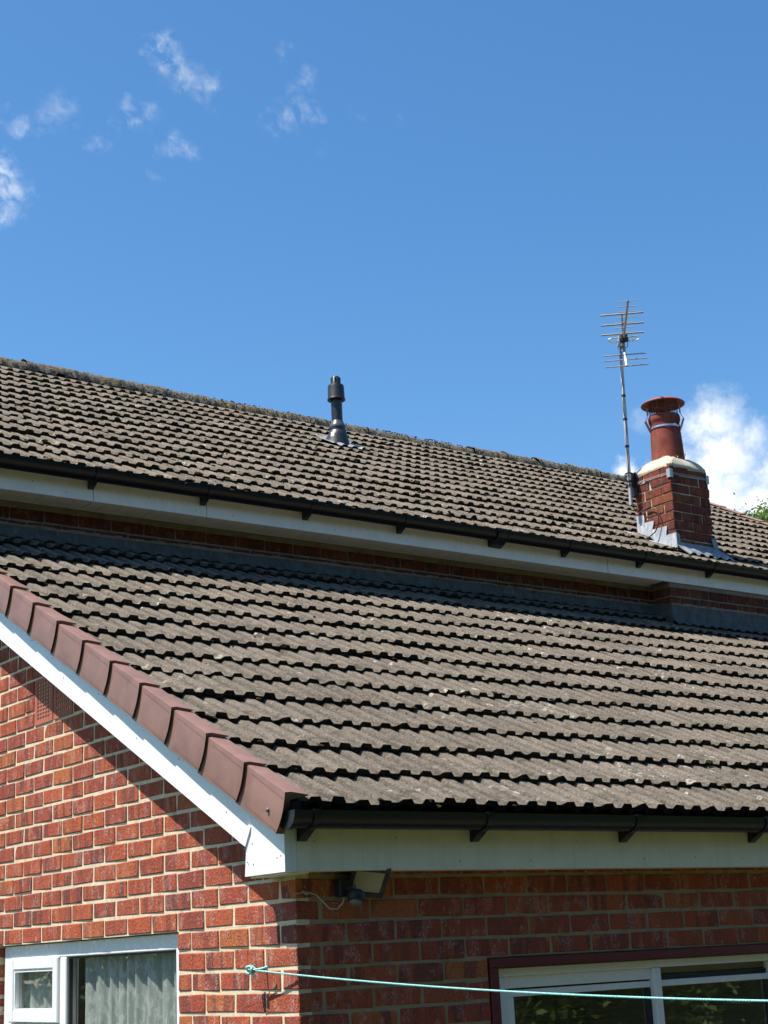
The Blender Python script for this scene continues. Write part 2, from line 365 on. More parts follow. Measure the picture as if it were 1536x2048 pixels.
def mat_grass():
    t = NT('lawn', .95, .1); p = t.pos()
    c = t.mix(t.mp(t.noise(p, .5, 5, .65), .3, .7), (.028, .050, .012), (.060, .080, .022))
    c = t.mix(t.mp(t.noise(p, 40, 4, .7), .4, .7), c, (.045, .075, .016))
    return t.done(c, None, t.bump(t.noise(p, 60, 4), 1, .04))
M['lawn'] = mat_grass()
M['paving'] = mat_plain('paving', (.095, .080, .058), .9, .15, .2, .1, .4)
def mat_lens():
    t = NT('ribbed_glass', .25, .5); p = t.objc()
    w = t.n('ShaderNodeTexWave'); t.put(w.inputs['Vector'], t.vmap(p, (1, 1, 1))); w.inputs['Scale'].default_value = 70; w.inputs['Distortion'].default_value = 0
    c = t.mix(t.mp(w.outputs['Fac'], .3, .7), (.30, .27, .19), (.62, .58, .45))
    return t.done(c, None, t.bump(w.outputs['Fac'], .6, .002))
M['lens'] = mat_lens()
M['flood_grey'] = mat_plain('worn_black_alloy', (.030, .030, .031), .5, .4, .6, .25, .3)

class MB:
    def __init__(s): s.v = []; s.f = []; s.mi = []
    def add(s, verts, faces, mi=0):
        o = len(s.v); s.v += [tuple(x) for x in verts]
        for f in faces: s.f.append(tuple(i + o for i in f)); s.mi.append(mi)
    def box(s, x0, x1, y0, y1, z0, z1, mi=0):
        s.add([(x0, y0, z0), (x1, y0, z0), (x1, y1, z0), (x0, y1, z0), (x0, y0, z1), (x1, y0, z1), (x1, y1, z1), (x0, y1, z1)],
              [(3, 2, 1, 0), (4, 5, 6, 7), (0, 1, 5, 4), (1, 2, 6, 5), (2, 3, 7, 6), (3, 0, 4, 7)], mi)
    def cbox(s, x0, x1, y0, y1, z0, z1, c=.003, j=0., mi=0):
        """box with every edge chamfered, corners jittered"""
        V = []; idx = {}
        X = (x0, x1); Y = (y0, y1); Z = (z0, z1)
        for a in (0, 1):
            for b in (0, 1):
                for d in (0, 1):
                    sx = c if a == 0 else -c; sy = c if b == 0 else -c; sz = c if d == 0 else -c
                    J = [random.uniform(-j, j) for _ in range(3)]
                    for k, q in enumerate(((X[a], Y[b] + sy, Z[d] + sz), (X[a] + sx, Y[b], Z[d] + sz), (X[a] + sx, Y[b] + sy, Z[d]))):
                        idx[(a, b, d, k)] = len(V); V.append((q[0] + J[0], q[1] + J[1], q[2] + J[2]))
        F = []
        for a in (0, 1): F.append([idx[(a, b, d, 0)] for b, d in ((0, 0), (0, 1), (1, 1), (1, 0))])
        for b in (0, 1): F.append([idx[(a, b, d, 1)] for a, d in ((0, 0), (1, 0), (1, 1), (0, 1))])
        for d in (0, 1): F.append([idx[(a, b, d, 2)] for a, b in ((0, 0), (0, 1), (1, 1), (1, 0))])
        for b in (0, 1):
            for d in (0, 1): F.append([idx[(0, b, d, 1)], idx[(1, b, d, 1)], idx[(1, b, d, 2)], idx[(0, b, d, 2)]])
        for a in (0, 1):
            for d in (0, 1): F.append([idx[(a, 0, d, 0)], idx[(a, 1, d, 0)], idx[(a, 1, d, 2)], idx[(a, 0, d, 2)]])
        for a in (0, 1):
            for b in (0, 1): F.append([idx[(a, b, 0, 0)], idx[(a, b, 1, 0)], idx[(a, b, 1, 1)], idx[(a, b, 0, 1)]])
        for a in (0, 1):
            for b in (0, 1):
                for d in (0, 1): F.append([idx[(a, b, d, k)] for k in range(3)])
        s.add(V, F, mi)
    def prism(s, poly, axis, a, b, mi=0):
        """extrude a 2D polygon along an axis: axis 0 -> poly is (y,z); 1 -> (x,z); 2 -> (x,y)"""
        def P(q, w): return (w, q[0], q[1]) if axis == 0 else ((q[0], w, q[1]) if axis == 1 else (q[0], q[1], w))
        n = len(poly); V = [P(q, a) for q in poly] + [P(q, b) for q in poly]
        s.add(V, [tuple(range(n)), tuple(range(2 * n - 1, n - 1, -1))] + [(i, (i + 1) % n, n + (i + 1) % n, n + i) for i in range(n)], mi)
    def tube(s, pts, r, n=8, mi=0, cap=True):
        pts = [Vector(p) for p in pts]; rs = r if isinstance(r, (list, tuple)) else [r] * len(pts)
        up = Vector((0, 0, 1)); V = []; F = []
        d0 = (pts[1] - pts[0]).normalized()
        if abs(d0.z) > .9: up = Vector((1, 0, 0))
        for i, p in enumerate(pts):
            d = (pts[min(i + 1, len(pts) - 1)] - pts[max(i - 1, 0)]).normalized()
            a = d.cross(up).normalized(); b = d.cross(a)
            for k in range(n):
                t = 2 * math.pi * k / n; V.append(p + (a * math.cos(t) + b * math.sin(t)) * rs[i])
        for i in range(len(pts) - 1):
            for k in range(n): F.append((i * n + k, i * n + (k + 1) % n, (i + 1) * n + (k + 1) % n, (i + 1) * n + k))
        if cap: F += [tuple(range(n)), tuple(range((len(pts) - 1) * n, len(pts) * n))]
        s.add(V, F, mi)
    def lathe(s, prof, c=(0, 0), n=28, mi=0, tilt=None):
        V = []; F = []
        for r, z in prof:
            for k in range(n):
                t = 2 * math.pi * k / n; V.append((c[0] + r * math.cos(t), c[1] + r * math.sin(t), z))
        for i in range(len(prof) - 1):
            for k in range(n): F.append((i * n + k, i * n + (k + 1) % n, (i + 1) * n + (k + 1) % n, (i + 1) * n + k))
        s.add(V, F, mi)
    def mesh(s, name, mats, smooth=False):
        me = bpy.data.meshes.new(name); me.from_pydata(s.v, [], s.f)
        for mt in mats: me.materials.append(mt)
        me.polygons.foreach_set('material_index', s.mi)
        bm = bmesh.new(); bm.from_mesh(me); bmesh.ops.recalc_face_normals(bm, faces=bm.faces); bm.to_mesh(me); bm.free()
        if smooth:
            me.polygons.foreach_set('use_smooth', [True] * len(me.polygons))
            try: me.set_sharp_from_angle(angle=R(smooth if smooth is not True else 40))
            except Exception: pass
        return me

def attach(o, parent):
    if parent is not None:
        o.parent = parent; o.matrix_parent_inverse = Matrix.Translation(-Vector(ORIGIN.get(parent.name, (0, 0, 0))))
ORIGIN = {}
def obj(name, mb, mat, parent=None, smooth=False, label=None, kind=None):
    mats = mat if isinstance(mat, (list, tuple)) else [mat]
    me = mb.mesh(name, mats, smooth) if isinstance(mb, MB) else mb
    o = bpy.data.objects.new(name, me); COL.objects.link(o); attach(o, parent)
    if label: o['label'] = label
    if kind: o['kind'] = kind
    return o
def thing(name, label, cat, loc, group=None):
    o = bpy.data.objects.new(name, None); COL.objects.link(o); o.location = loc; o.empty_display_size = .1
    ORIGIN[o.name] = tuple(loc); o['label'] = label; o['category'] = cat
    if group: o['group'] = group
    return o
def tag(o, label, cat, group=None):
    o['label'] = label; o['category'] = cat
    if group: o['group'] = group
    return o
def inst(name, me, parent, mat4):
    o = bpy.data.objects.new(name, me); COL.objects.link(o); o.parent = parent; o.matrix_basis = mat4
    return o
def mass(name, items, mats, parent):
    """join many (mesh, matrix) pairs into one mesh with a per-piece rnd attribute"""
    V = []; F = []; mi = []; rn = []; off = 0
    cache = {}
    for me, mx in items:
        if me.name not in cache:
            co = np.empty(len(me.vertices) * 3); me.vertices.foreach_get('co', co)
            cache[me.name] = (co.reshape(-1, 3), [tuple(p.vertices) for p in me.polygons], [p.material_index for p in me.polygons])
        co, fs, mm = cache[me.name]
        A = np.array(mx); V.append(co @ A[:3, :3].T + A[:3, 3]); r = random.random()
        F += [tuple(i + off for i in f) for f in fs]; mi += mm; rn += [r] * len(co); off += len(co)
    me = bpy.data.meshes.new(name); me.from_pydata(np.concatenate(V).tolist(), [], F)
    for mt in mats: me.materials.append(mt)
    me.polygons.foreach_set('material_index', mi)
    at = me.attributes.new('rnd', 'FLOAT', 'POINT'); at.data.foreach_set('value', rn)
    o = bpy.data.objects.new(name, me); COL.objects.link(o); attach(o, parent); o['kind'] = 'stuff'
    return o

G = 0.0804           # course height
GROUND = -2.25
D = 3.60             # plane of the main house wall
FR = 3.39            # main house fascia plane

# ------------------------------------------------------------------ ground
gm = MB(); gm.add([(-150, -150, GROUND), (150, -150, GROUND), (150, 200, GROUND), (-150, 200, GROUND)], [(0, 1, 2, 3)])
g = obj('ground', gm, M['lawn']); g['kind'] = 'structure'
pm = MB(); pm.box(-1.6, 9.5, -2.6, -.02, GROUND - .1, GROUND + .03); pm.box(-1.6, -.02, 0, 3.5, GROUND - .1, GROUND + .031)
g = obj('pavement', pm, M['paving']); g['kind'] = 'structure'

# ------------------------------------------------------------------ bricks
_bc = {}
def brick_mesh(L, H=.0665, W=.1025, mat='brick', var=None):
    L = round(L, 3); var = random.randrange(5) if var is None else var
    k = (L, H, W, mat, var)
    if k not in _bc:
        b = MB(); b.cbox(-L / 2, L / 2, 0, W, -H / 2, H / 2, .0034, .0026)
        _bc[k] = b.mesh('brick', [M[mat]])
    return _bc[k]
def clip(iv, holes):
    out = [iv]
    for h0, h1 in holes:
        nx = []
        for a, b in out:
            if b <= h0 + .001 or a >= h1 - .001: nx.append((a, b)); continue
            if a < h0: nx.append((a, h0))
            if b > h1: nx.append((h1, b))
        out = nx
    return [(a, b) for a, b in out if b - a > .035]
def lay(wall, origin, axis, a0, a1, rows, phase, holes, top, mat, farmat, keep):
    """axis 'x': wall faces -y at y=origin ; axis 'y': wall faces -x at x=origin. rows are course indices."""
    far = []; n = 0
    for m_ in rows:
        z0 = m_ * G; zc = z0 + G / 2
        hs = [(h[0], h[1]) for h in holes if h[2] < zc < h[3]]
        st = phase(m_)
        if st > a0 + .01: cells = [(a0, st)] if st - a0 > .12 or True else []
        else: cells = []
        x = st
        while x < a1 - .02: cells.append((x, min(x + .225, a1))); x += .225
        for c in cells:
            if c[1] <= a0: continue
            c = (max(c[0], a0), c[1])
            for p, q in clip(c, hs):
                p1 = p + (.0055 if abs(p - a0) > 1e-6 else 0); q1 = q - .0055; mid = (p1 + q1) / 2; L = q1 - p1
                if L < .025: continue
                if top and zc > top(mid) : continue
                rz = random.gauss(0, .0022); of = random.gauss(0, .0007)
                me = brick_mesh(L, mat=mat)
                if axis == 'x':
                    mx = Matrix.Translation((mid, origin + of, zc)) @ Euler((random.gauss(0, .006), random.gauss(0, .004), rz)).to_matrix().to_4x4(); P = (mid, origin, zc)
                else:
                    mx = Matrix.Translation((origin + of, mid, zc)) @ Euler((0, random.gauss(0, .006), -math.pi / 2 + rz)).to_matrix().to_4x4(); P = (origin, mid, zc)
                if keep(P): inst('brick', me, wall, mx); n += 1
                else: far.append((me, mx))
    if far: mass('brick_mass', far, [farmat], wall)
    return n

# ------------------------------------------------------------------ extension
ext = thing('brick_extension', 'single-storey red brick extension with brown-capped verge and grey tiled lean-to roof', 'extension', (2.5, 1.8, GROUND))
EP = R(27.4); EC, ES = math.cos(EP), math.sin(EP)
E0 = (-.183 + .02 * ES, .437 - .02 * EC)     # trough top at the eave edge of the first course
EG = .3155
XE = 8.4                                      # far end of the extension
def ext_pt(x, s, h=0): return (x, E0[0] + s * EC - h * ES, E0[1] + s * ES + h * EC)
def ext_z(y, h=0): return E0[1] + (y - E0[0]) * math.tan(EP) + h / EC

# gable wall (faces -x): mortar bed behind the bricks, with the window opening
WIN = (.90, 2.765, -16 * G, 0.0)
gw = MB(); r_ = .0035
def slab_y(y0, y1, z0, z1): gw.box(r_, .10, y0, y1, z0, z1)
gw.box(r_, .060, r_, .1005, GROUND, .26); slab_y(.101, WIN[0] - .006, GROUND, 0); slab_y(WIN[1] + .006, D - .01, GROUND, 0)
slab_y(WIN[0] - .006, WIN[1] + .006, GROUND, WIN[2])
gw.prism([(.101, .0005), (D - .01, .0005), (D - .01, ext_z(D - .01, -.09)), (.101, ext_z(.101, -.09))], 0, r_, .10)
wall_g = obj('wall', gw, M['mortar'], ext)
AIR = (1.9125, 2.3625, 13 * G, 16 * G)
keep = lambda P: inview(P, 90, 60)
lay(wall_g, 0.0, 'y', .0, D - .02, range(-28, 24), lambda m_: 0.0 if m_ % 2 == 0 else .1125,
    [WIN, AIR] + [(0.0, .1125, m_ * G + .001, (m_ + 1) * G - .001) for m_ in range(-27, 24, 2)], lambda y: ext_z(y, -.12), 'brick', M['brick_far'], keep)
# front wall (faces -y)
FW = (.90, 3.15, -26 * G, -2 * G)
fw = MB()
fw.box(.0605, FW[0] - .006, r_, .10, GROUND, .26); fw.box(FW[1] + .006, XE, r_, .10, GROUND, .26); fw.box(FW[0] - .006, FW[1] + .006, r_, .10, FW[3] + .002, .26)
wall_f = obj('wall', fw, M['mortar_shaded'], ext)
lay(wall_f, 0.0, 'x', .0, XE, range(-28, 3), lambda m_: .1125 if m_ % 2 == 0 else 0.0,
    [FW] + [(0.0, .1125, m_ * G + .001, (m_ + 1) * G - .001) for m_ in range(-28, 4, 2)], None, 'brick', M['brick_far'], keep)
# room behind the windows
im = MB()
im.box(.13, XE, D - .14, D - .10, GROUND, 2.2); im.box(4.6, 4.64, .2, D - .15, GROUND + .03, .23)
im.box(.13, XE, .12, D - .11, GROUND - .06, GROUND + .02); im.box(.13, XE, .12, D - .11, .24, .28)
obj('room_lining', im, M['plaster'], ext)

# air bricks
for k in range(2):
    a = MB(); y0 = AIR[0] + .225 * (1 - k) + .006; y1 = y0 + .213; z0, z1 = AIR[2] + .006, AIR[3] - .006
    a.box(.004, .09, y0, y1, z0, z1, 1)
    fx = -.002
    nx, nz = (5, 10) if k == 0 else (7, 6)
    mh, mz = .030, .020
    cw = (y1 - y0 - 2 * mh) / nx; ch = (z1 - z0 - 2 * mz) / nz
    a.box(fx, .012, y0, y0 + mh, z0, z1); a.box(fx, .012, y1 - mh, y1, z0, z1)
    a.box(fx, .012, y0 + mh, y1 - mh, z0, z0 + mz); a.box(fx, .012, y0 + mh, y1 - mh, z1 - mz, z1)
    bw, bh = (cw * .42, ch * .34) if k == 0 else (cw * .40, ch * .55)
    for i in range(nz + 1):
        zc = z0 + mz + i * ch; a.box(fx + .001, .011, y0 + mh, y1 - mh, max(z0 + mz, zc - bh / 2), min(z1 - mz, zc + bh / 2))
    for i in range(nx + 1):
        yc = y0 + mh + i * cw; a.box(fx + .002, .010, max(y0 + mh, yc - bw / 2), min(y1 - mh, yc + bw / 2), z0 + mz, z1 - mz)
    obj('air_brick', a, [M['vent_clay'], M['hole']], wall_g, label='clay air brick with %s in the gable wall' % ('a grid of upright holes' if k == 0 else 'rows of small slots'))

# ---- roof tiles
TP = .105; TW = .21; TT = .0265; CH = .0165
PROF = [(0, 0), (.36, 0), (.49, CH), (.87, CH), (1.0, 0)]
def tile_mesh(L, mats, var):
    rg = random.Random(var * 31 + 5)
    xs = [x * TP for x, _ in PROF] + [TP + x * TP for x, _ in PROF[1:]]
    zs = [z for _, z in PROF] + [z for _, z in PROF[1:]]
    b = MB(); n = len(xs); V = []
    fj = [rg.uniform(-.004, .005) + (.014 if rg.random() < .07 else 0) for _ in range(n)]
    w = lambda i: xs[i] + (.0012 if i == 0 else (-.0012 if i == n - 1 else rg.uniform(-.0012, .0012)))
    for i in range(n): V.append((w(i), fj[i], zs[i] + rg.uniform(-.0015, .0008)))           # top front
    for i in range(n): V.append((xs[i] + (.0012 if i == 0 else (-.0012 if i == n - 1 else 0)), L, zs[i]))   # top back
    for i in range(n): V.append((w(i), fj[i] + .004, zs[i] - TT + rg.uniform(-.003, .002)))  # bottom front
    for i in range(n): V.append((xs[i], L, zs[i] - TT))
    F = []; mi = []
    for i in range(n - 1):
        F.append((i, i + 1, n + i + 1, n + i)); mi.append(0)
        F.append((2 * n + i + 1, 2 * n + i, 3 * n + i, 3 * n + i + 1)); mi.append(1)
        F.append((2 * n + i, 2 * n + i + 1, i + 1, i)); mi.append(1)
    F.append((0, n, 3 * n, 2 * n)); mi.append(1); F.append((n - 1, 2 * n - 1, 4 * n - 1, 3 * n - 1)); mi.append(1)
    for f, q in zip(F, mi): b.add([V[i] for i in f], [tuple(range(len(f)))], q)
    me = b.mesh('tile', mats)
    bm = bmesh.new(); bm.from_mesh(me); bmesh.ops.remove_doubles(bm, verts=bm.verts, dist=1e-5); bmesh.ops.recalc_face_normals(bm, faces=bm.faces); bm.to_mesh(me); bm.free()
    return me
def tiles(roof, P0, pitch, gauge, nrow, x0, x1, L, mats, farmats, limit, skip=None, top=None):
    var = [tile_mesh(L, mats, k) for k in range(10)]
    a = TT / gauge; items = []
    c, s = math.cos(pitch), math.sin(pitch)
    for k in range(nrow):
        n = int(math.ceil((x1 - x0) / TW - .01))
        rowj = random.gauss(0, .0015)
        for i in range(n):
            x = x0 + i * TW
            if skip and skip(x, k): continue
            sl_ = k * gauge + random.gauss(0, .0048) - (random.uniform(.006, .016) if random.random() < .02 else 0) + .006 * math.sin(x * 1.3 + k * 1.7); h = random.gauss(0, .0018) + rowj + .003 * math.sin(x * .9 + k * .6)
            Lk = 1.0 if k < nrow - 1 or top is None else top / L
            mx = Matrix.Translation((x, P0[0] + sl_ * c - h * s, P0[1] + sl_ * s + h * c)) @ Euler((pitch - a + random.gauss(0, .0045), random.gauss(0, .006), random.gauss(0, .007))).to_matrix().to_4x4() @ Matrix.Diagonal((1, Lk, 1, 1))
            P = (x + TW / 2, P0[0] + (sl_ + .15) * c, P0[1] + (sl_ + .15) * s)
            u, v, z = project(P)
            items.append((z if -20 < u < 1556 and v > 0 else 1e3 + z, random.choice(var), mx))
    items.sort(key=lambda q: q[0])
    for d, me, mx in items[:limit]:
        if d < 1e3: inst('tile', me, roof, mx)
    rest = [(me, mx) for d, me, mx in items[:limit] if d >= 1e3] + [(me, mx) for d, me, mx in items[limit:]]
    if rest: mass('tile_mass', rest, farmats, roof)
def moss_mass(roof, P0, pitch, gauge, rows, x0, x1, n, smin, smax, bias=None):
    b = MB(); c, s = math.cos(pitch), math.sin(pitch)
    ico = bmesh.new(); bmesh.ops.create_icosphere(ico, subdivisions=1, radius=1)
    iv = [v.co.copy() for v in ico.verts]; jf = [tuple(v.index for v in f.verts) for f in ico.faces]; ico.free()
    for _ in range(n):
        k = random.randrange(*rows); x = random.uniform(x0, x1)
        if bias and random.random() > bias(x, k): continue
        q = (x - x0) / TP; fr = q - math.floor(q)
        # cling to the flanks of the rolls and to the head-lap shadow
        if random.random() < .75: x = x0 + (math.floor(q) + random.choice((.38, .46, .52, .86, .95, .62, .74))) * TP; fr = ((x - x0) / TP) % 1
        prof = np.interp(fr, [p[0] for p in PROF], [p[1] for p in PROF])
        fore = random.random() < .72
        sl_ = k * gauge + (random.uniform(-.016, .010) if fore else random.uniform(.02, gauge))
        h = prof + (random.uniform(-.020, .002) if fore else -(sl_ - k * gauge) * TT / gauge)
        r = random.uniform(smin, smax) * (1 if fore else .75)
        sq = (random.uniform(.9, 1.7), random.uniform(.7, 1.4), random.uniform(.35, .7))
        V = []
        for v in iv:
            t = 1 + random.uniform(-.35, .35); lx, ly, lz = v.x * r * sq[0] * t, v.y * r * sq[1] * t, v.z * r * sq[2] * t
            V.append((x + lx, P0[0] + (sl_ + ly) * c - (h + lz) * s, P0[1] + (sl_ + ly) * s + (h + lz) * c))
        b.add(V, jf)
    me = bpy.data.meshes.new('moss'); me.from_pydata(b.v, [], b.f); me.materials.append(M['moss'])
    o = obj('moss', me, M['moss'], roof); o['kind'] = 'stuff'

TX0 = .020 - .105
rm = MB(); S1 = (D - E0[0]) / EC
rm.prism([(E0[0] + .03, ext_z(E0[0] + .03, -.085)), (D - .02, ext_z(D - .02, -.085)), (D - .02, ext_z(D - .02, -.055)), (E0[0] + .03, ext_z(E0[0] + .03, -.055))], 0, -.095, XE)
roof_e = obj('roof', rm, M['felt'], ext)
tiles(roof_e, E0, EP, EG, 14, TX0, XE, EG + .07, [M['tile'], M['edge']], [M['tile_far'], M['edge']], 300, top=.19)
moss_mass(roof_e, E0, EP, EG, (0, 13), TX0, 6.8, 620, .005, .013, lambda x, k: (1.0 if x < .6 else .55))

# ---- verge caps
def cap_mesh(L, mat, sx=-1, x_top=-.142, x_in=-.052, thick_end=.0125):
    """runs up the slope from y=0; outer face on the sx side; height down the face .137"""
    b = MB(); NB = 7; Hh = .154
    def sec(y0, grow, bow):
        pts = []
        pts.append((x_in, y0, .010 + grow)); pts.append((x_in, y0, .014 + grow)); pts.append((x_top + .012, y0, .0225 + grow))
        for i in range(NB + 1):
            t = i / NB; z = .0225 + grow - .003 - t * Hh
            pts.append((x_top - grow - .004 * math.sin(t * math.pi), y0 - bow * math.sin(t * math.pi * .95) , z))
        zb = .0225 + grow - .003 - Hh
        pts.append((x_top - grow + .006, y0, zb - .004)); pts.append((x_top + .026, y0, zb - .003)); pts.append((x_top + .026, y0, zb + .006))
        pts.append((x_top + .020, y0, .004))
        return pts
    A = sec(0, thick_end, .020); A2 = sec(.030, thick_end * .95, .018); B = sec(L * .8, .001, .012); C = sec(L, 0, .0)
    n = len(A); V = A + A2 + B + C; F = []
    for s_ in range(3):
        for i in range(n): F.append((s_ * n + i, s_ * n + (i + 1) % n, (s_ + 1) * n + (i + 1) % n, (s_ + 1) * n + i))
    if sx > 0: V = [(-x, y, z) for x, y, z in V]
    b.add(V, F)
    # closed lower end: a rim set back under the lip
    fn = [tuple(range(n))]
    b.add([(x * 1.0, y + .002, z) for x, y, z in (A if sx < 0 else [(-x, y, z) for x, y, z in A])], fn)
    # a fine raised line near the top and the foot of the face
    for t in (.10, .88):
        z0 = .0195 + .006 - t * Hh
        q = [(x_top - thick_end - .0035, .004, z0), (x_top - thick_end - .0035, .004, z0 - .003), (x_top - .004, L * .78, z0 - .006), (x_top - .004, L * .78, z0 - .003)]
        if sx > 0: q = [(-x, y, z) for x, y, z in q]
        b.add(q, [(0, 1, 2, 3)])
    return b.mesh('verge_cap', [mat], 35)
cm = cap_mesh(EG + .02, M['brown'])
for k in range(14):
    s_ = k * EG
    P = ext_pt(0, s_ - .004, .0)
    o = inst('verge_cap', cm, roof_e, Matrix.Translation(P) @ Euler((EP + random.gauss(0, .004), random.gauss(0, .006), 0)).to_matrix().to_4x4())
sc = MB(); sc.lathe([(.0001, 0), (.006, .001), (.008, .003), (.0085, .006)], (0, 0), 10)
scr = obj('screw', sc.mesh('screw', [M['screw']], 60), None, roof_e)
scr.matrix_basis = Matrix.Translation((-.1645, -.078, .396)) @ Euler((0, R(90), 0)).to_matrix().to_4x4()

# ---- bargeboard and box end (white plastic), facing -x
bb = MB()
def bl(y, nval): return (nval + ES * y) / EC          # z on the line at perpendicular value nval
XB = -.110
bb.prism([(.120, bl(.120, .176)), (D - .02, bl(D - .02, .176)), (D - .02, bl(D - .02, .43)), (.120, bl(.120, .43))], 0, XB, XB + .016)
bb.prism([(.120, bl(.120, .182)), (D - .02, bl(D - .02, .182)), (D - .02, bl(D - .02, .192)), (.120, bl(.120, .192))], 0, XB + .017, .004)
barge = obj('bargeboard', bb, M['upvc'], ext)
jt = MB(); jt.prism([(.193, .303), (.124, .362), (.108, .352), (.152, .284)], 0, XB - .009, XB - .001)
obj('joint_trim', jt, M['upvc'], barge)
be = MB(); ztop = lambda y: ext_z(y, -.05)
be.prism([(.119, .174), (-.118, .174), (-.118, ztop(-.118)), (.108, ztop(.108)), (.108, .35)], 0, XB - .006, XB + .02)
be.prism([(.166, .1745), (.121, .1745), (.110, .352), (.153, .284)], 0, XB - .003, XB + .018)
be.box(XB + .021, .0, -.098, .164, .168, .176)
boxe = obj('box_end', be, M['upvc'], ext)
pin = MB()
for y, z in ((.150, .275), (.140, .225), (.104, .290), (.098, .215), (-.066, .226), (-.092, .232)):
    pin.box(XB - .0075, XB - .0055, y - .0022, y + .0022, z - .0022, z + .0022)
for q in range(9): 
    y = .30 + q * .37; z = bl(y, .24 + .05 * (q % 2)); pin.box(XB - .0015, XB + .001, y - .0025, y + .0025, z - .0025, z + .0025)
obj('nail_head', pin, M['screw'], boxe)
# ---- front fascia, soffit
FY = -.112
fm = MB(); fm.box(-.068, XE, FY, FY + .018, .176, .395)
fas = obj('fascia', fm, M['upvc_dirty'], ext)
ct = MB(); ct.box(-.1145, -.066, FY - .003, FY + .012, .1745, .392); obj('corner_trim', ct, M['upvc'], fas)
nl = MB()
for i in range(10):
    x = .02 + i * .33 + random.uniform(-.05, .05); z = random.choice((.212, .285)) + random.uniform(-.01, .01); nl.box(x, x + .004, FY - .0015, FY + .001, z, z + .005)
obj('nail_head', nl, M['screw'], fas)
sm = MB(); sm.box(-.066, XE, FY + .019, -.001, .178, .188); obj('soffit', sm, M['upvc_dirty'], ext)

# ---- gutters
def gutter_profile(cy, cz, r, t=.0028, lip=.006):
    o = []; i = []
    for k in range(15):
        a = math.pi + math.pi * k / 14
        o.append((cy + r * math.cos(a), cz + r * math.sin(a))); i.append((cy + (r - t) * math.cos(a), cz + (r - t) * math.sin(a)))
    o = [(cy - r - .002, cz + lip)] + o + [(cy + r + .002, cz + lip)]
    i = [(cy - r + t, cz + lip)] + i + [(cy + r - t, cz + lip)]
    return o, i
def gutter(parent, cy, cz, r, x0, x1, mat, fall=0):
    o, i = gutter_profile(cy, cz, r); n = len(o); b = MB(); V = []
    for x, dz in ((x0, 0), (x1, fall)):
        V += [(x, y, z + dz) for y, z in o] + [(x, y, z + dz) for y, z in i]
    F = []
    for k in range(n - 1):
        F.append((k, k + 1, 2 * n + k + 1, 2 * n + k)); F.append((n + k + 1, n + k, 3 * n + k, 3 * n + k + 1))
    F.append((0, n, 3 * n, 2 * n)); F.append((n - 1, 2 * n - 1, 4 * n - 1, 3 * n - 1))
    for e in (0, 2 * n):
        for k in range(n - 1): F.append((e + k, e + k + 1, e + n + k + 1, e + n + k))
    b.add(V, F); return obj('gutter', b, mat, parent, 40)
def strap(b, cy, cz, r, x0, x1, full=True):
    """a band hugging the outside of the gutter, with its foot on the fascia"""
    P = []
    for k in range(13):
        a = math.pi * .985 + math.pi * .80 * k / 12
        P.append((a,))
    V = []; n = len(P)
    for x in (x0, x1):
        for rr in (r + .0055, r + .0005):
            V += [(x, cy + rr * math.cos(a[0]), cz + rr * math.sin(a[0]) ) for a in P]
    F = []
    for k in range(n - 1):
        F += [(k, k + 1, 2 * n + k + 1, 2 * n + k), (k, k + 1, n + k + 1, n + k), (2 * n + k, 2 * n + k + 1, 3 * n + k + 1, 3 * n + k)]
    F += [(0, n, 3 * n, 2 * n)]
    b.add(V, F)
    b.box(x0 - .002, x1 + .002, cy - r - .007, cy - r + .010, cz - .001, cz + .0095)
    if full:
        ym = cy + r + .004
        b.prism([(ym, cz - .02), (ym, cz - r - .040), (ym - .010, cz - r - .040), (cy + .012, cz - r - .016), (cy - r * .35, cz - r * .93), (cy + .02, cz - r * .9)], 0, x0 - .004, x1 + .004)
def gut_set(parent, cy, cz, r, x0, x1, xs, mat, unions=()):
    g = gutter(parent, cy, cz, r, x0, x1, mat)
    for x in xs:
        b = MB(); strap(b, cy, cz, r, x - .014, x + .014); obj('bracket', b, mat, g, 40)
    for x in unions:
        b = MB(); strap(b, cy, cz, r + .004, x - .055, x + .055); strap(b, cy, cz, r + .008, x - .057, x - .040, False); strap(b, cy, cz, r + .008, x + .040, x + .057, False)
        obj('union_bracket', b, mat, g, 40)
    return g
ge = gut_set(ext, -.171, .377, .056, -.135, XE, [-.04 + .808 * i for i in range(10)], M['black'])
st = MB(); o_, i_ = gutter_profile(-.171, .377, .060)
st.prism(o_, 0, -.141, -.118); obj('stop_end', st, M['black'], ge, 40)
fl = MB(); fl.box(-.10, XE, FY + .001, FY + .10, .396, .404); fl.box(-.118, -.085, -.19, -.06, .345, .418); obj('eaves_filler', fl, M['felt'], ext)

# ---- gable window (frame face just inside the brick)
win = MB()
def fr(b, y0, y1, z0, z1, xf, w, dep=.05, bev=.010):
    b.cbox(xf, xf + dep, y0, y0 + w, z0, z1, .004); b.cbox(xf, xf + dep, y1 - w, y1, z0, z1, .004)
    b.cbox(xf + .001, xf + dep - .001, y0 + w, y1 - w, z0, z0 + w, .004); b.cbox(xf + .001, xf + dep - .001, y0 + w, y1 - w, z1 - w, z1, .004)
WZ0, WZ1 = WIN[2] + .02, -.004
fr(win, WIN[0] + .003, 2.748, WZ0, WZ1, .030, .066, .06)
win.cbox(.0315, .088, 2.035, 2.100, WZ0 + .066, WZ1 - .066, .004)
win.cbox(.0325, .087, 2.100, 2.682, -.430, -.368, .004)
w1 = obj('window', win, M['upvc_win'], ext, label='white plastic window in the sunlit gable wall')
sh = MB(); fr(sh, 2.108, 2.674, -.364, -.066, .020, .052, .05)
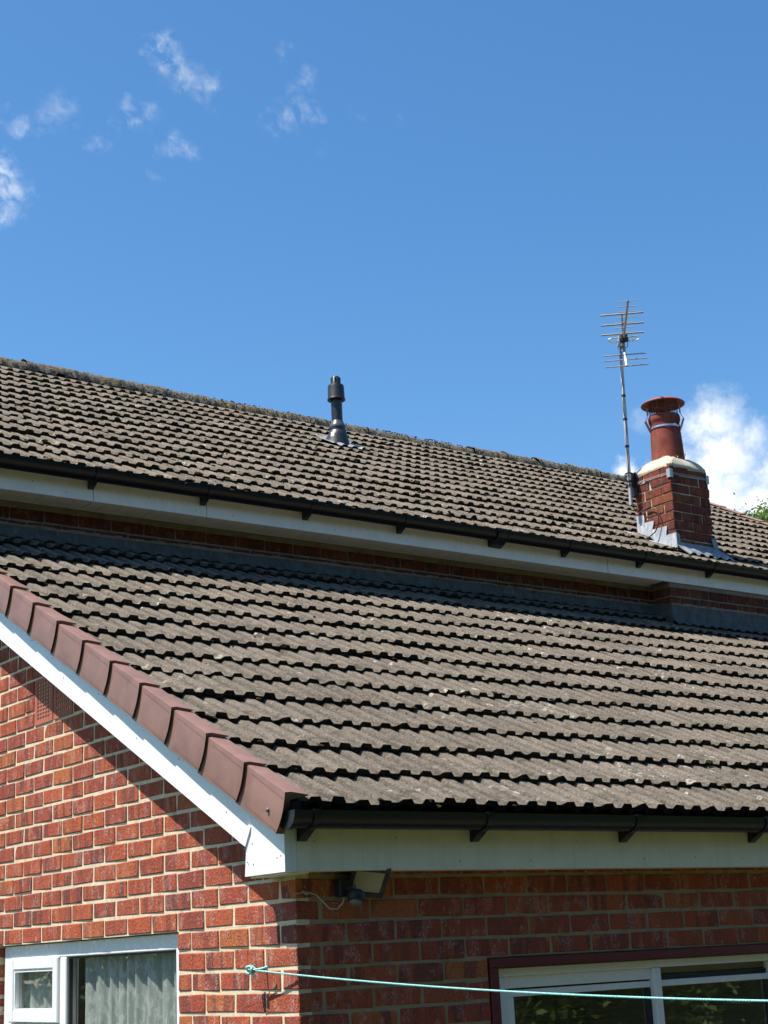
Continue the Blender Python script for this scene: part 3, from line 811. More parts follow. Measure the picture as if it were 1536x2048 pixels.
for (a0, a1, b0, b1) in ((2.160, 2.622, -.312, -.118),):
    t_ = .012
    sh.prism([(a0, b0), (a1, b0), (a1 - t_, b0 + t_), (a0 + t_, b0 + t_)], 0, .026, .048); sh.prism([(a0, b1), (a1, b1), (a1 - t_, b1 - t_), (a0 + t_, b1 - t_)], 0, .026, .048)
    sh.prism([(a0, b0 + .001), (a0 + t_, b0 + t_), (a0 + t_, b1 - t_), (a0, b1 - .001)], 0, .0265, .048); sh.prism([(a1, b0 + .001), (a1 - t_, b0 + t_), (a1 - t_, b1 - t_), (a1, b1 - .001)], 0, .0265, .048)
obj('sash', sh, M['upvc_win'], w1)
sg = MB(); y0, y1 = .962, 2.035
for (a0, a1, b0, b1) in ((y0 + .004, y1 - .001, -.080, -.071), (y0 + .004, y1 - .001, WZ0 + .067, WZ0 + .08)): sg.box(.046, .062, a0, a1, b0, b1)
sg.box(.046, .062, y1 - .012, y1 - .001, WZ0 + .08, -.08); sg.box(.046, .062, y0 + .005, y0 + .016, WZ0 + .08, -.08)
obj('gasket', sg, M['black_matt'], w1)
def pane(parent, pts):
    b = MB(); b.add(pts, [(0, 1, 2, 3)]); return obj('pane', b, M['glass'], parent)
pane(w1, [(.064, .965, WZ0 + .06), (.064, 2.04, WZ0 + .06), (.064, 2.04, -.066), (.064, .965, -.066)])
pane(w1, [(.050, 2.15, -.32), (.050, 2.63, -.32), (.050, 2.63, -.11), (.050, 2.15, -.11)])
pane(w1, [(.064, 2.09, WZ0 + .06), (.064, 2.69, WZ0 + .06), (.064, 2.69, -.42), (.064, 2.09, -.42)])
wsl = MB(); wsl.cbox(-.05, .10, WIN[0] + .004, 2.76, WIN[2] + .002, WIN[2] + .022, .004); obj('sill', wsl, M['upvc_win'], w1)
for (a, b2, lab) in ((.93, 1.98, 'white patterned net curtain in folds behind the large gable window pane'), (2.12, 2.70, 'white net curtain behind the small top-hung gable window sash')):
    c = MB(); n = int((b2 - a) / .006); V = []; F = []; ph = random.uniform(0, 6)
    zs = [-.03, -.25, -.5, -.8, -1.15]
    for i in range(n + 1):
        y = a + (b2 - a) * i / n
        for z in zs:
            ph2 = y * 62 + 1.6 * math.sin(y * 11 + ph) + .4 * math.sin(z * 5 + y * 20)
            x = .092 + .011 * math.sin(ph2) + .004 * math.sin(ph2 * 2.3 + 1) + .005 * math.sin(y * 17 + z * 2)
            V.append((x, y, z))
    k = len(zs)
    for i in range(n):
        for j in range(k - 1): F.append((i * k + j, (i + 1) * k + j, (i + 1) * k + j + 1, i * k + j + 1))
    c.add(V, F); tag(obj('net_curtain', c, M['net'], None, 60), lab, 'curtain')

# ---- front window: maroon timber surround, white frame
w2 = MB()
X0, X1, Z1, Z0 = FW[0] + .002, FW[1] - .002, FW[3] - .002, FW[2] + .01
w2.cbox(X0, X1, -.006, .07, Z1 - .036, Z1, .003); w2.cbox(X0, X0 + .044, -.005, .07, Z0, Z1 - .036, .003); w2.cbox(X1 - .044, X1, -.005, .07, Z0, Z1 - .036, .003)
w2.cbox(X0 + .044, X1 - .044, -.02, .07, Z0, Z0 + .04, .003)
win2 = obj('window', w2, M['maroon'], ext, label='white-framed sliding window in a maroon timber surround')
f2 = MB(); a0, a1, b1 = X0 + .046, X1 - .046, Z1 - .040; b0 = Z0 + .042
f2.cbox(a0, a1, .030, .085, b1 - .033, b1, .003); f2.cbox(a0, a0 + .055, .030, .085, b0, b1 - .034, .003); f2.cbox(a1 - .055, a1, .030, .085, b0, b1 - .034, .003)
f2.cbox(a0 + .056, a1 - .056, .030, .085, b0, b0 + .05, .003)
f2.cbox(1.838, 1.879, .026, .086, b0 + .05, b1 - .034, .003)
f2.cbox(a0 + .056, 1.837, .045, .080, b1 - .080, b1 - .0335, .002)
f2.cbox(2.60, 2.64, .026, .086, b0 + .05, b1 - .034, .003)
obj('frame', f2, M['upvc_win'], win2)
s2 = MB()
for (p, q) in ((1.020, 1.837), (1.880, 2.599)):
    s2.cbox(p, q, .052, .082, -.316, -.290, .002); s2.cbox(p, p + .042, .053, .081, b0 + .09, -.3165, .002) if p < 1.5 else s2.cbox(p, p + .012, .053, .081, b0 + .09, -.3165, .002)
    s2.cbox(p, q, .052, .082, b0 + .051, b0 + .089, .002)
obj('sash', s2, M['upvc_win'], win2)
ds = MB(); ds.cbox(1.060, 1.836, .066, .080, -.2895, -.271, .002); ds.cbox(1.881, 2.598, .066, .080, -.2895, -.268, .002)
ds.box(1.815, 1.836, .056, .079, -1.6, -.317); ds.box(2.575, 2.598, .056, .079, -1.6, -.317); ds.box(1.062, 1.068, .056, .079, -1.6, -.317)
obj('gasket', ds, M['black_matt'], win2)
rb = MB(); rb.cbox(1.881, 2.598, .075, .11, -.2675, -.2335, .003); obj('blind_cassette', rb, M['blind'], win2)
pane(win2, [(1.03, .067, -1.7), (1.83, .067, -1.7), (1.83, .067, -.30), (1.03, .067, -.30)])
pane(win2, [(1.885, .066, -1.7), (2.595, .066, -1.7), (2.595, .066, -.30), (1.885, .066, -.30)])
pane(win2, [(2.645, .066, -1.7), (3.10, .066, -1.7), (3.10, .066, -.24), (2.645, .066, -.24)])
bl_ = thing('window_blind', 'horizontal slatted blind hanging inside the maroon-framed window', 'blind', (1.9, .2, -1.7))
slm = MB()
for i in range(58): z = -.30 - i * .024; slm.box(.99, 2.60, .170, .191, z, z + .0015)
o = obj('slat', slm, M['blind'], bl_); o['kind'] = 'stuff'
hb = MB(); hb.cbox(.99, 2.60, .165, .196, -.27, -.235, .003); obj('head_rail', hb, M['blind'], bl_)

# ------------------------------------------------------------------ main house
house = thing('main_house', 'main brick house with long mossy tiled roof behind the extension', 'house', (4.2, 7.0, GROUND))
HP = R(29.7); HC, HS = math.cos(HP), math.sin(HP); HG = .3035
H1 = (3.54, 2.930)
H0 = (H1[0] - HG * HC, H1[1] - HG * HS)
HX0, HX1 = -.45, 9.72
PIERX = 5.79; PY = FR + .006
RY, RZ = 7.01, 4.868                # ridge line (top of the tile planes)
def hz(y, h=0): return H0[1] + (y - H0[0]) * math.tan(HP) + h / HC
SOF = 2.609
wm = MB()
wm.box(HX0 + .1, PIERX + .1, D + .007, D + .10, GROUND, SOF + .02)
wm.box(HX0 + .1, HX0 + .2, D + .11, 10.4, GROUND, 2.7); wm.box(HX1 - .2, HX1 - .1, D + .11, 10.4, GROUND, 2.7)
wm.prism([(D + .12, 2.7), (10.3, 2.7), (RY, RZ - .12)], 0, HX0 + .1, HX0 + .2); wm.prism([(D + .12, 2.7), (10.3, 2.7), (RY, RZ - .12)], 0, HX1 - .2, HX1 - .1)
wm.box(HX0 + .21, HX1 - .21, 10.3, 10.4, GROUND, 2.7)
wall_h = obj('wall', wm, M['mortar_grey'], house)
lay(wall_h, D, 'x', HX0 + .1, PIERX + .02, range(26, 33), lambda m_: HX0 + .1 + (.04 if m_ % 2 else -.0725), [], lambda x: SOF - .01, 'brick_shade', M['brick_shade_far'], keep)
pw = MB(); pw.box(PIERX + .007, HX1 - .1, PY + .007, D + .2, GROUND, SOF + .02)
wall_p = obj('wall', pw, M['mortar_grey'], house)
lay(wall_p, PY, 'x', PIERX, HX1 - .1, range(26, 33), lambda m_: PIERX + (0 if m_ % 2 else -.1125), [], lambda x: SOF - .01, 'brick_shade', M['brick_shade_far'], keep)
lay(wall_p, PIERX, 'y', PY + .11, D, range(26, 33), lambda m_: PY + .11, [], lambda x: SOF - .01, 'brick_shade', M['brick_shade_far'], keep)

lay(wall_h, HX0 + .096, 'y', D + .104, 10.3, range(-28, 60), lambda m_: D + .104 + (0 if m_ % 2 else -.1125), [], lambda y: min(hz(y, -.12), hz(2 * RY - y, -.12)), 'brick_old', M['brick_old_far'], lambda P: False)
# roof deck, both slopes
rm = MB()
rm.prism([(H0[0] + .04, hz(H0[0] + .04, -.085)), (RY, hz(RY, -.085)), (RY, hz(RY, -.05)), (H0[0] + .04, hz(H0[0] + .04, -.05))], 0, HX0 + .05, HX1 - .06)
back = 2 * RY - H0[0]
rm.prism([(RY + .001, hz(RY, -.085)), (back, hz(H0[0], -.085)), (back, hz(H0[0], .02)), (RY + .001, hz(RY, .02))], 0, HX0 + .05, HX1 - .06)
roof_h = obj('roof', rm, M['felt'], house)
CX0, CX1, CY0, CY1 = 6.092, 6.5445, 3.552, 3.969       # chimney plan
def skip_h(x, k):
    s0 = H0[0] + k * HG * HC; s1 = s0 + HG * HC
    return x > CX0 + .02 and x + TW < CX1 - .0 and s0 > CY0 - .02 and s1 < CY1 + .05
tiles(roof_h, H0, HP, HG, 14, .087 - 3 * TW, HX1 - .06, HG + .07, [M['tile_up'], M['edge']], [M['tile_up_far'], M['edge']], 300, skip_h, top=.23)
moss_mass(roof_h, H0, HP, HG, (0, 14), .087, 9.6, 1900, .006, .017)
moss_mass(roof_h, H0, HP, HG, (0, 4), 4.6, 6.3, 360, .006, .018, lambda x, k: max(.1, (x - 4.6) / 1.7) * (1 if k < 3 else .5))
# ridge tiles
rd = random.Random(3)
def ridge_mesh(L, seed):
    q = random.Random(seed); b = MB(); nu, nv = 16, 12; V = []; F = []
    for i in range(nu + 1):
        for j in range(nv + 1):
            a = math.pi * j / nv; r = .118 + q.uniform(-.008, .008) + (.008 if i in (0, 1) else 0)
            y = -r * math.cos(a) * 1.30; z = r * math.sin(a) * .80 - .022
            if j in (0, 1, nv - 1, nv): z -= q.uniform(.01, .045)
            V.append((L * i / nu + q.uniform(-.004, .004) * (0 < i < nu), y, z + q.uniform(-.004, .006)))
    for i in range(nu):
        for j in range(nv): F.append((i * (nv + 1) + j, (i + 1) * (nv + 1) + j, (i + 1) * (nv + 1) + j + 1, i * (nv + 1) + j + 1))
    b.add(V, F); return b.mesh('ridge_tile', [M['ridge']], 80)
bd = MB(); n = 260; V = []; F = []
for i in range(n + 1):
    x = HX0 + .06 + (HX1 - HX0 - .14) * i / n
    V += [(x, RY - .10, RZ - .01), (x, RY - .150 + random.uniform(-.006, .006), RZ - .050 + random.uniform(-.006, .006)), (x, RY - .165 + random.uniform(-.012, .006), hz(RY - .165, -.004))]
for i in range(n):
    for j in range(2): F.append((i * 3 + j, i * 3 + 3 + j, i * 3 + 4 + j, i * 3 + 1 + j))
bd.add(V, F); obj('ridge_bedding', bd, M['ridge'], roof_h, 80)
rms = [ridge_mesh(.452, k) for k in range(6)]
x = HX0 + .05
while x < HX1 - .3:
    sag = .012 * math.sin(x * .9) - .006 * math.sin(x * 2.3)
    inst('ridge_tile', rd.choice(rms), roof_h, Matrix.Translation((x, RY, RZ - .005 + sag)) @ Euler((rd.gauss(0, .02), rd.gauss(0, .012), rd.gauss(0, .01))).to_matrix().to_4x4()); x += .45
# tufts along the ridge
tb = MB()
for _ in range(900):
    x = random.uniform(.8, 9.6); a = random.uniform(.15, 1.7); r = .112
    p = Vector((x, RY - r * 1.30 * math.cos(a), RZ - .022 + r * .80 * math.sin(a))); s_ = random.uniform(.006, .016)
    V = [p + Vector((random.uniform(-1, 1), random.uniform(-1, 1), random.uniform(-.7, .9))) * s_ for _ in range(6)]
    tb.add(V, [(0, 1, 2), (0, 2, 3), (0, 3, 4), (0, 4, 5), (1, 2, 5), (2, 3, 5)])
o = obj('ridge_moss', tb, M['ridge'], roof_h); o['kind'] = 'stuff'
# verge caps at the far gable
cm2 = cap_mesh(HG + .02, M['brown_up'], 1, -.060, .030)
for k in range(15):
    s_ = k * HG
    inst('verge_cap', cm2, roof_h, Matrix.Translation((HX1, H0[0] + s_ * HC, H0[1] + s_ * HS)) @ Euler((HP + random.gauss(0, .006), random.gauss(0, .01), 0)).to_matrix().to_4x4())

# fascia, soffit, gutter
fm = MB(); fm.box(HX0, 5.118, FR, FR + .018, SOF - .004, 2.795); fm.box(5.122, HX1, FR, FR + .018, SOF - .004, 2.795)
hf = obj('fascia', fm, M['upvc_house'], house)
ck = MB(); V = []
for i in range(9): V.append((5.120 + random.uniform(-.002, .002), SOF + i * .0225))
for i in range(8): ck.add([(V[i][0] - .0018, FR - .0008, V[i][1]), (V[i][0] + .0018, FR - .0008, V[i][1]), (V[i + 1][0] + .0018, FR - .0008, V[i + 1][1]), (V[i + 1][0] - .0018, FR - .0008, V[i + 1][1])], [(0, 1, 2, 3)])
for x in (1.60, 2.37, .81, 3.15, 5.45, 6.25): ck.box(x - .0012, x + .0012, FR - .0009, FR + .001, SOF, 2.70) if x in (.81, 1.60) else None
obj('joint_crack', ck, M['groove'], hf)
nl = MB()
for i in range(26):
    x = .1 + i * .28 + random.uniform(-.05, .05); z = random.choice((2.635, 2.675)); nl.box(x, x + .005, FR - .0015, FR + .001, z, z + .006)
obj('nail_head', nl, M['screw'], hf)
sfm = MB(); sfm.box(HX0, HX1, FR + .019, D + .03, SOF + .014, SOF + .02)
sof = obj('soffit', sfm, M['groove'], house)
sbm = MB(); sbm.cbox(-.0505, .0505, FR + .019, D - .003, SOF, SOF + .013, .0025); sbme = sbm.mesh('soffit_board', [M['upvc_house']])
nb = int((PIERX - .02 - HX0) / .105)
for i in range(nb): inst('soffit_board', sbme, sof, Matrix.Translation((HX0 + .06 + i * .105, 0, 0)))
trm = MB(); trm.cbox(HX0, PIERX - .003, D - .010, D - .002, SOF - .004, SOF - .001, .001); obj('wall_trim', trm, M['upvc_house'], sof)
gut_set(house, FR - .064, 2.776, .059, HX0, HX1, [.789 + .778 * i for i in range(-1, 4)] + [4.657 + .785 * i for i in range(6)], M['black'], [3.99])
# lead apron along the abutment
def apron(name, x0, x1, yw, ztop, seed):
    q = random.Random(seed); b = MB(); n = int((x1 - x0) / .03); V = []; F = []
    for i in range(n + 1):
        x = x0 + (x1 - x0) * i / n
        zt = ztop + .006 * math.sin(x * 3 + seed) + q.uniform(-.002, .002) - (.0 if (x % 1.5) > .03 else .01)
        fr_ = ((x - TX0) / TP) % 1; pr = float(np.interp(fr_, [p[0] for p in PROF], [p[1] for p in PROF]))
        ye = yw - .045 + q.uniform(-.005, .005)
        V += [(x, yw - .004, zt), (x, yw - .008, ext_z(yw, .026) + .006), (x, yw - .022, ext_z(yw - .022, .020 + pr * .3)), (x, ye, ext_z(ye, .012 + pr * .8)), (x, ye + .002, ext_z(ye, .006 + pr * .8))]
    for i in range(n):
        for j in range(4): F.append((i * 5 + j, i * 5 + 5 + j, i * 5 + 6 + j, i * 5 + 1 + j))
    b.add(V, F); return obj(name, b, M['lead'], house, 50)
apron('flashing', HX0 + .2, 2.352, D, 2.453, 1); apron('flashing', 2.335, 4.45, D - .002, 2.452, 2); apron('flashing', 4.43, PIERX + .004, D, 2.450, 3)
apron('flashing', PIERX - .006, XE, PY, 2.425, 4)
rt = MB(); rt.add([(PIERX - .006, PY - .006, 2.425), (PIERX - .006, D, 2.47), (PIERX - .006, D, 2.30), (PIERX - .006, PY - .006, 2.24)], [(0, 1, 2, 3)]); obj('flashing', rt, M['lead'], house)
for (a, b2, yw, zt) in ((HX0 + .2, PIERX - .01, D, 2.455), (PIERX, XE, PY, 2.427)):
    n = int((b2 - a) / .05); mf = MB()
    for i in range(n):
        xx = a + (b2 - a) * i / n; h = random.uniform(.006, .016); mf.box(xx, xx + (b2 - a) / n, yw - .0045, yw + .01, zt - .006, zt + h)
    obj('pointing', mf, M['mortar_grey'], house)

# ---- chimney
chc = MB(); CB, CT = 2.80, 3.672
chc.box(CX0 + .009, CX1 - .009, CY0 + .009, CY1 - .009, CB, CT)
chim = obj('chimney', chc, M['mortar_cream'], house)
CGH = (CT - CB) / 11
for k in range(11):
    zc = CB + (k + .5) * CGH
    w, d = CX1 - CX0, CY1 - CY0
    cells = []
    if k % 2 == 0:
        for y in (0, d - .1025):
            for a in (0, 1): cells.append((a * w / 2 + (.004 if a else 0), (a + 1) * w / 2 - (0 if a else .004), y, y + .1025))
        for x in (0, w - .1025): cells.append((x, x + .1025, .1125, d - .1125))
    else:
        for x in (0, w - .1025):
            cells.append((x, x + .1025, 0, .24)); cells.append((x, x + .1025, .25, d))
        for y in (0, d - .1025): cells.append((.1125, w - .1125, y, y + .1025))
    for (a0_, a1_, b0_, b1_) in cells:
        L_, W_ = a1_ - a0_, b1_ - b0_
        b = MB(); b.cbox(-L_ / 2, L_ / 2, -W_ / 2, W_ / 2, -.0352, .0352, .004, .0035)
        o = inst('brick', b.mesh('brick', [M['brick_old']]), chim, Matrix.Translation((CX0 + (a0_ + a1_) / 2 + random.gauss(0, .0025), CY0 + (b0_ + b1_) / 2 + random.gauss(0, .0025), zc)) @ Euler((0, 0, random.gauss(0, .008))).to_matrix().to_4x4())
# flaunching: rounded mortar cap
fl = MB(); V = []; F = []; cxm, cym = (CX0 + CX1) / 2, (CY0 + CY1) / 2; n = 40
q = random.Random(5)
rings = [(1.004, CT - .010), (1.016, CT + .000), (1.016, CT + .010), (.97, CT + .030), (.88, CT + .058), (.78, CT + .082), (.66, CT + .106), (.55, CT + .118)]
for sc_, z in rings:
    for k in range(n):
        a = 2 * math.pi * k / n; ca, sa = math.cos(a), math.sin(a); e = .16 if sc_ > .95 else (.24 if sc_ > .7 else .45)
        sx = math.copysign(abs(ca) ** e, ca); sy = math.copysign(abs(sa) ** e, sa)
        V.append((cxm + sx * (CX1 - CX0) / 2 * sc_ + q.uniform(-.006, .006), cym + sy * (CY1 - CY0) / 2 * sc_ + q.uniform(-.006, .006), z + q.uniform(-.007, .007) + (q.uniform(-.022, .004) if z < CT else 0)))
for i in range(len(rings) - 1):
    for k in range(n): F.append((i * n + k, i * n + (k + 1) % n, (i + 1) * n + (k + 1) % n, (i + 1) * n + k))
F.append(tuple(range((len(rings) - 1) * n, len(rings) * n)))
fl.add(V, F); obj('flaunching', fl, M['mortar_cream'], chim, 45)
PC = (6.322, 3.765); PB = CT + .10
pt = MB(); pt.lathe([(.141, PB), (.140, PB + .02), (.135, PB + .15), (.128, PB + .285), (.124, PB + .352), (.131, PB + .362), (.135, PB + .380), (.135, PB + .405), (.129, PB + .422), (.118, PB + .426), (.108, PB + .42), (.106, PB + .2)], PC, 40)
obj('chimney_pot', pt, M['terracotta'], chim, 50)
sg_ = MB(); q = random.Random(8)
for k in range(26):
    a = q.uniform(0, 6.28); r = .141 + q.uniform(-.002, .004); z = PB + q.uniform(.005, .03 + .06 * (q.random() ** 4)); s_ = q.uniform(.006, .016)
    c_ = Vector((PC[0] + r * math.cos(a), PC[1] + r * math.sin(a), z)); V = [c_ + Vector((q.uniform(-1, 1), q.uniform(-1, 1), q.uniform(-1, 1))) * s_ for _ in range(5)]
    sg_.add(V, [(0, 1, 2), (0, 2, 3), (0, 3, 4), (1, 2, 4), (2, 3, 4)])
obj('mortar_smear', sg_, M['mortar_cream'], chim)
cw = MB(); zc = PB + .525
cw.lathe([(.186, zc - .004), (.188, zc + .002), (.178, zc + .012), (.140, zc + .032), (.085, zc + .048), (.03, zc + .056), (.0005, zc + .057)], PC, 44)
cw.lathe([(.186, zc - .004), (.176, zc + .006), (.138, zc + .024), (.085, zc + .040), (.0005, zc + .050)], PC, 44)
cowl = obj('cowl', cw, M['cowl'], chim, 50)
gd = MB()
for k in range(30):
    a = 2 * math.pi * k / 30; x, y = PC[0] + .118 * math.cos(a), PC[1] + .118 * math.sin(a); gd.tube([(x, y, PB + .40), (x, y, zc + .02)], .0022, 4)
for i in range(6):
    z = PB + .42 + i * .022
    gd.tube([(PC[0] + .118 * math.cos(t * math.pi / 14), PC[1] + .118 * math.sin(t * math.pi / 14), z) for t in range(29)], .0018, 4, cap=False)
obj('mesh_guard', gd, M['cowl_in'], chim)
for a in (R(150), R(300), R(45)):
    lg = MB(); dx, dy = math.cos(a), math.sin(a); px, py = -dy * .022, dx * .022
    path = [(.128, PB + .285), (.166, PB + .375), (.139, PB + .43), (.139, zc + .0)]
    V = []
    for r, z in path: V += [(PC[0] + dx * r - px, PC[1] + dy * r - py, z), (PC[0] + dx * r + px, PC[1] + dy * r + py, z), (PC[0] + dx * (r + .004) + px, PC[1] + dy * (r + .004) + py, z), (PC[0] + dx * (r + .004) - px, PC[1] + dy * (r + .004) - py, z)]
    F = []
    for i in range(3):
        for j in range(4): F.append((i * 4 + j, i * 4 + (j + 1) % 4, i * 4 + 4 + (j + 1) % 4, i * 4 + 4 + j))
    lg.add(V, F); obj('cowl_leg', lg, M['cowl'], chim)
sp = MB(); sp.lathe([(.1325, PB + .296), (.1345, PB + .297), (.1335, PB + .313), (.1315, PB + .313)], PC, 40)
a = R(262); sp.box(PC[0] + .134 * math.cos(a) - .018, PC[0] + .134 * math.cos(a) + .012, PC[1] + .134 * math.sin(a) - .006, PC[1] + .134 * math.sin(a) + .012, PB + .294, PB + .316)
obj('strap', sp, M['steel'], chim, 40)
# lead work round the chimney
LX = CX0 - .006
ld = MB()
ld.prism([(3.968, 3.185), (3.968, 3.325), (3.880, 3.314), (3.880, 3.245), (3.772, 3.240), (3.800, 3.168), (3.752, 3.164), (3.632, 3.160), (3.652, 3.084), (3.540, 3.080), (3.540, 2.93), (3.80, 3.075)], 0, LX - .003, LX)
ld.add([(LX - .004, 3.54, 2.925), (LX - .004, 3.97, 3.178), (LX - .13, 3.99, 3.196 - .012), (LX - .10, 3.54, 2.925 + .012)], [(0, 1, 2, 3)])
obj('flashing', ld, M['lead_bright'], chim)
lf = MB(); V = []; F = []; n = 40
for i in range(n + 1):
    x = CX0 - .01 + (CX1 - CX0 + .10) * i / n
    fr_ = ((x - .087) / TP) % 1; pr = float(np.interp(fr_, [p[0] for p in PROF], [p[1] for p in PROF]))
    y2 = 3.43 + random.uniform(-.008, .008)
    V += [(x, CY0 - .006, 3.005 + random.uniform(-.002, .002)), (x, CY0 - .012, hz(CY0, .03) + .01), (x, CY0 - .05, hz(CY0 - .05, .026 + pr * .5)), (x, y2, hz(y2, .010 + pr)), (x, y2 - .003, hz(y2, .002 + pr))]
for i in range(n):
    for j in range(4): F.append((i * 5 + j, i * 5 + 5 + j, i * 5 + 6 + j, i * 5 + 1 + j))
lf.add(V, F)
lf.prism([(CX0 - .004, 3.08), (CX0 + .032, 3.074), (CX0 + .04, 2.96), (CX0 - .004, 2.92)], 1, CY0 - .011, CY0 - .008)
lf.prism([(CX1 - .046, 3.075), (CX1 + .006, 3.083), (CX1 + .03, 2.99), (CX1 + .09, 2.955), (CX1 + .06, 2.93), (CX1 + .0, 2.955), (CX1 - .03, 3.0)], 1, CY0 - .018, CY0 - .014)
lf.add([(CX1 + .006, CY0 - .01, 3.02), (CX1 + .006, CY1, 3.24), (CX1 + .12, CY1, hz(CY1, .03)), (CX1 + .12, CY0 - .05, hz(CY0 - .05, .03))], [(0, 1, 2, 3)])
obj('flashing', lf, M['lead_mid'], chim, 40)
# aerial lashing wire and corner plates
ws = MB(); za = 3.590
for dz in (0, .012):
    ws.tube([(CX0 - .006, CY1, za + dz + .01), (CX0 - .006, CY0 - .006, za + dz), (CX1 + .006, CY0 - .006, za + dz + .004), (CX1 + .006, CY1, za + dz)], .0022, 5)
for (x, y) in ((CX0, CY0), (CX1, CY0)):
    ws.box(x - .009 if x == CX0 else x - .026, x + .026 if x == CX0 else x + .009, y - .010, y - .006, za - .030, za + .044); ws.box(x - .010, x - .006, y - .006, y + .028, za - .030, za + .044) if x == CX0 else ws.box(x + .006, x + .010, y - .006, y + .028, za - .030, za + .044)
obj('lashing', ws, M['galv'], chim)

# ------------------------------------------------------------------ TV aerial on the chimney
aer = thing('tv_aerial', 'metal roof aerial on a tall mast strapped beside the chimney', 'aerial', (6.018, 3.95, 3.40))
MB0, MB1 = Vector((6.016, 3.95, 3.41)), Vector((6.066, 3.95, 4.945))
mm = MB(); mm.tube([MB0, MB1], .0165, 14); mast = obj('mast', mm, M['galv'], aer, 40)
tp = MB()
for t in (.135, .34, .50, .64): 
    p = MB0.lerp(MB1, t); tp.tube([p - Vector((0, 0, .011)), p + Vector((0, 0, .011))], .0182, 12)
tp.tube([MB0.lerp(MB1, t) + Vector((-.017, -.012, 0)) + Vector((.006 * math.sin(t * 30), .004 * math.cos(t * 23), 0)) for t in [i / 40 for i in range(4, 39)]], .0035, 6)
obj('tape_and_lead', tp, M['cable_black'], mast)
bk = MB()
bk.box(6.028, CX0 - .014, CY1 - .030, CY1 + .004, 3.585, 3.690); bk.box(CX0 - .013, CX0 - .008, CY1 - .045, CY1 + .02, 3.50, 3.705)
for z in (3.585, 3.69): bk.tube([(6.0, 3.93, z), (6.0, 3.972, z), (6.04, 3.972, z), (6.05, 3.93, z), (6.02, 3.925, z), (6.0, 3.93, z)], .005, 6)
obj('bracket', bk, M['black_matt'], aer)
hub = Vector((6.085, 3.925, 4.905))
bdir = (Vector((-3.2, -4.97, 4.9)) - hub); bdir.z = 0; bdir.normalize()
bdir = (Matrix.Rotation(R(4.5), 3, 'Z') @ bdir).normalized()
edir = bdir.cross(Vector((0, 0, 1))).normalized()
bm_ = MB(); b_end = hub + bdir * .82 + Vector((0, 0, .01)); b_st = hub - bdir * .16
bm_.tube([b_st, b_end], .0095, 8); obj('boom', bm_, M['alu'], aer, 40)
for k in range(9):
    p = b_st.lerp(b_end, .10 + .90 * k / 8); ln = .082 + (.02 if k < 2 else 0)
    e = MB(); e.tube([p - edir * ln + Vector((0, 0, .008)), p + edir * ln + Vector((0, 0, .008))], .0030, 6); e.box(p.x - .008, p.x + .008, p.y - .008, p.y + .008, p.z + .002, p.z + .013)
    obj('director', e, M['alu'], aer)
dp = MB(); p = hub + bdir * .03; pts = []
for k in range(25):
    t = k / 24 * 2 * math.pi; ce = math.cos(t); se = math.sin(t)
    pts.append(p + edir * (.13 * math.copysign(abs(ce) ** .4, ce)) + Vector((0, 0, .018 * math.copysign(abs(se) ** .6, se))))
dp.tube(pts, .0055, 6, cap=False); obj('dipole', dp, M['galv'], aer, 60)
jb = MB(); jb.cbox(p.x - .03, p.x + .03, p.y - .03, p.y + .03, p.z - .025, p.z + .04, .008); obj('junction_box', jb, M['black_matt'], aer)
for sgn in (1, -1):
    arm = MB(); A0 = hub - bdir * .05 + Vector((0, 0, .03 * sgn)); A1 = hub + bdir * .10 + Vector((0, 0, .205 if sgn > 0 else -.275))
    arm.tube([A0, A1], .008 if sgn > 0 else .012, 8); obj('reflector_arm', arm, M['alu'] if sgn > 0 else M['galv'], aer, 40)
    for t in ((.22, .60, 1.0) if sgn > 0 else (.45, .70, 1.0)):
        p = A0.lerp(A1, t); e = MB(); rr = .0085 if sgn > 0 else .0052
        e.tube([p - edir * .185, p + edir * .185], rr, 8); obj('reflector_rod', e, M['alu'], aer, 40)
cl = MB(); cl.cbox(6.045, 6.09, 3.91, 3.975, 4.84, 4.88, .006); cl.tube([(6.05, 3.93, 4.80), (6.10, 3.90, 4.84), (6.11, 3.89, 4.93)], .004, 6); obj('clamp', cl, M['alu'], aer)
cx = MB(); P = [(6.018, 3.95, 3.41), (6.03, 3.93, 3.375), (6.075, 3.90, 3.345), (6.075, 3.85, 3.352), (6.07, 3.78, 3.36), (6.068, 3.72, 3.33), (6.066, 3.695, 3.27), (6.062, 3.70, 3.20), (6.055, 3.74, 3.13), (6.04, 3.80, 3.10), (6.02, 3.86, 3.13)]
cx.tube([Vector(a).lerp(Vector(b), t) for a, b in zip(P, P[1:]) for t in (0, .5)] + [Vector(P[-1])], .005, 6)
tag(obj('coaxial_cable', cx, M['cable_black'], None, 60), 'black aerial cable looping against the sunlit chimney bricks', 'cable')

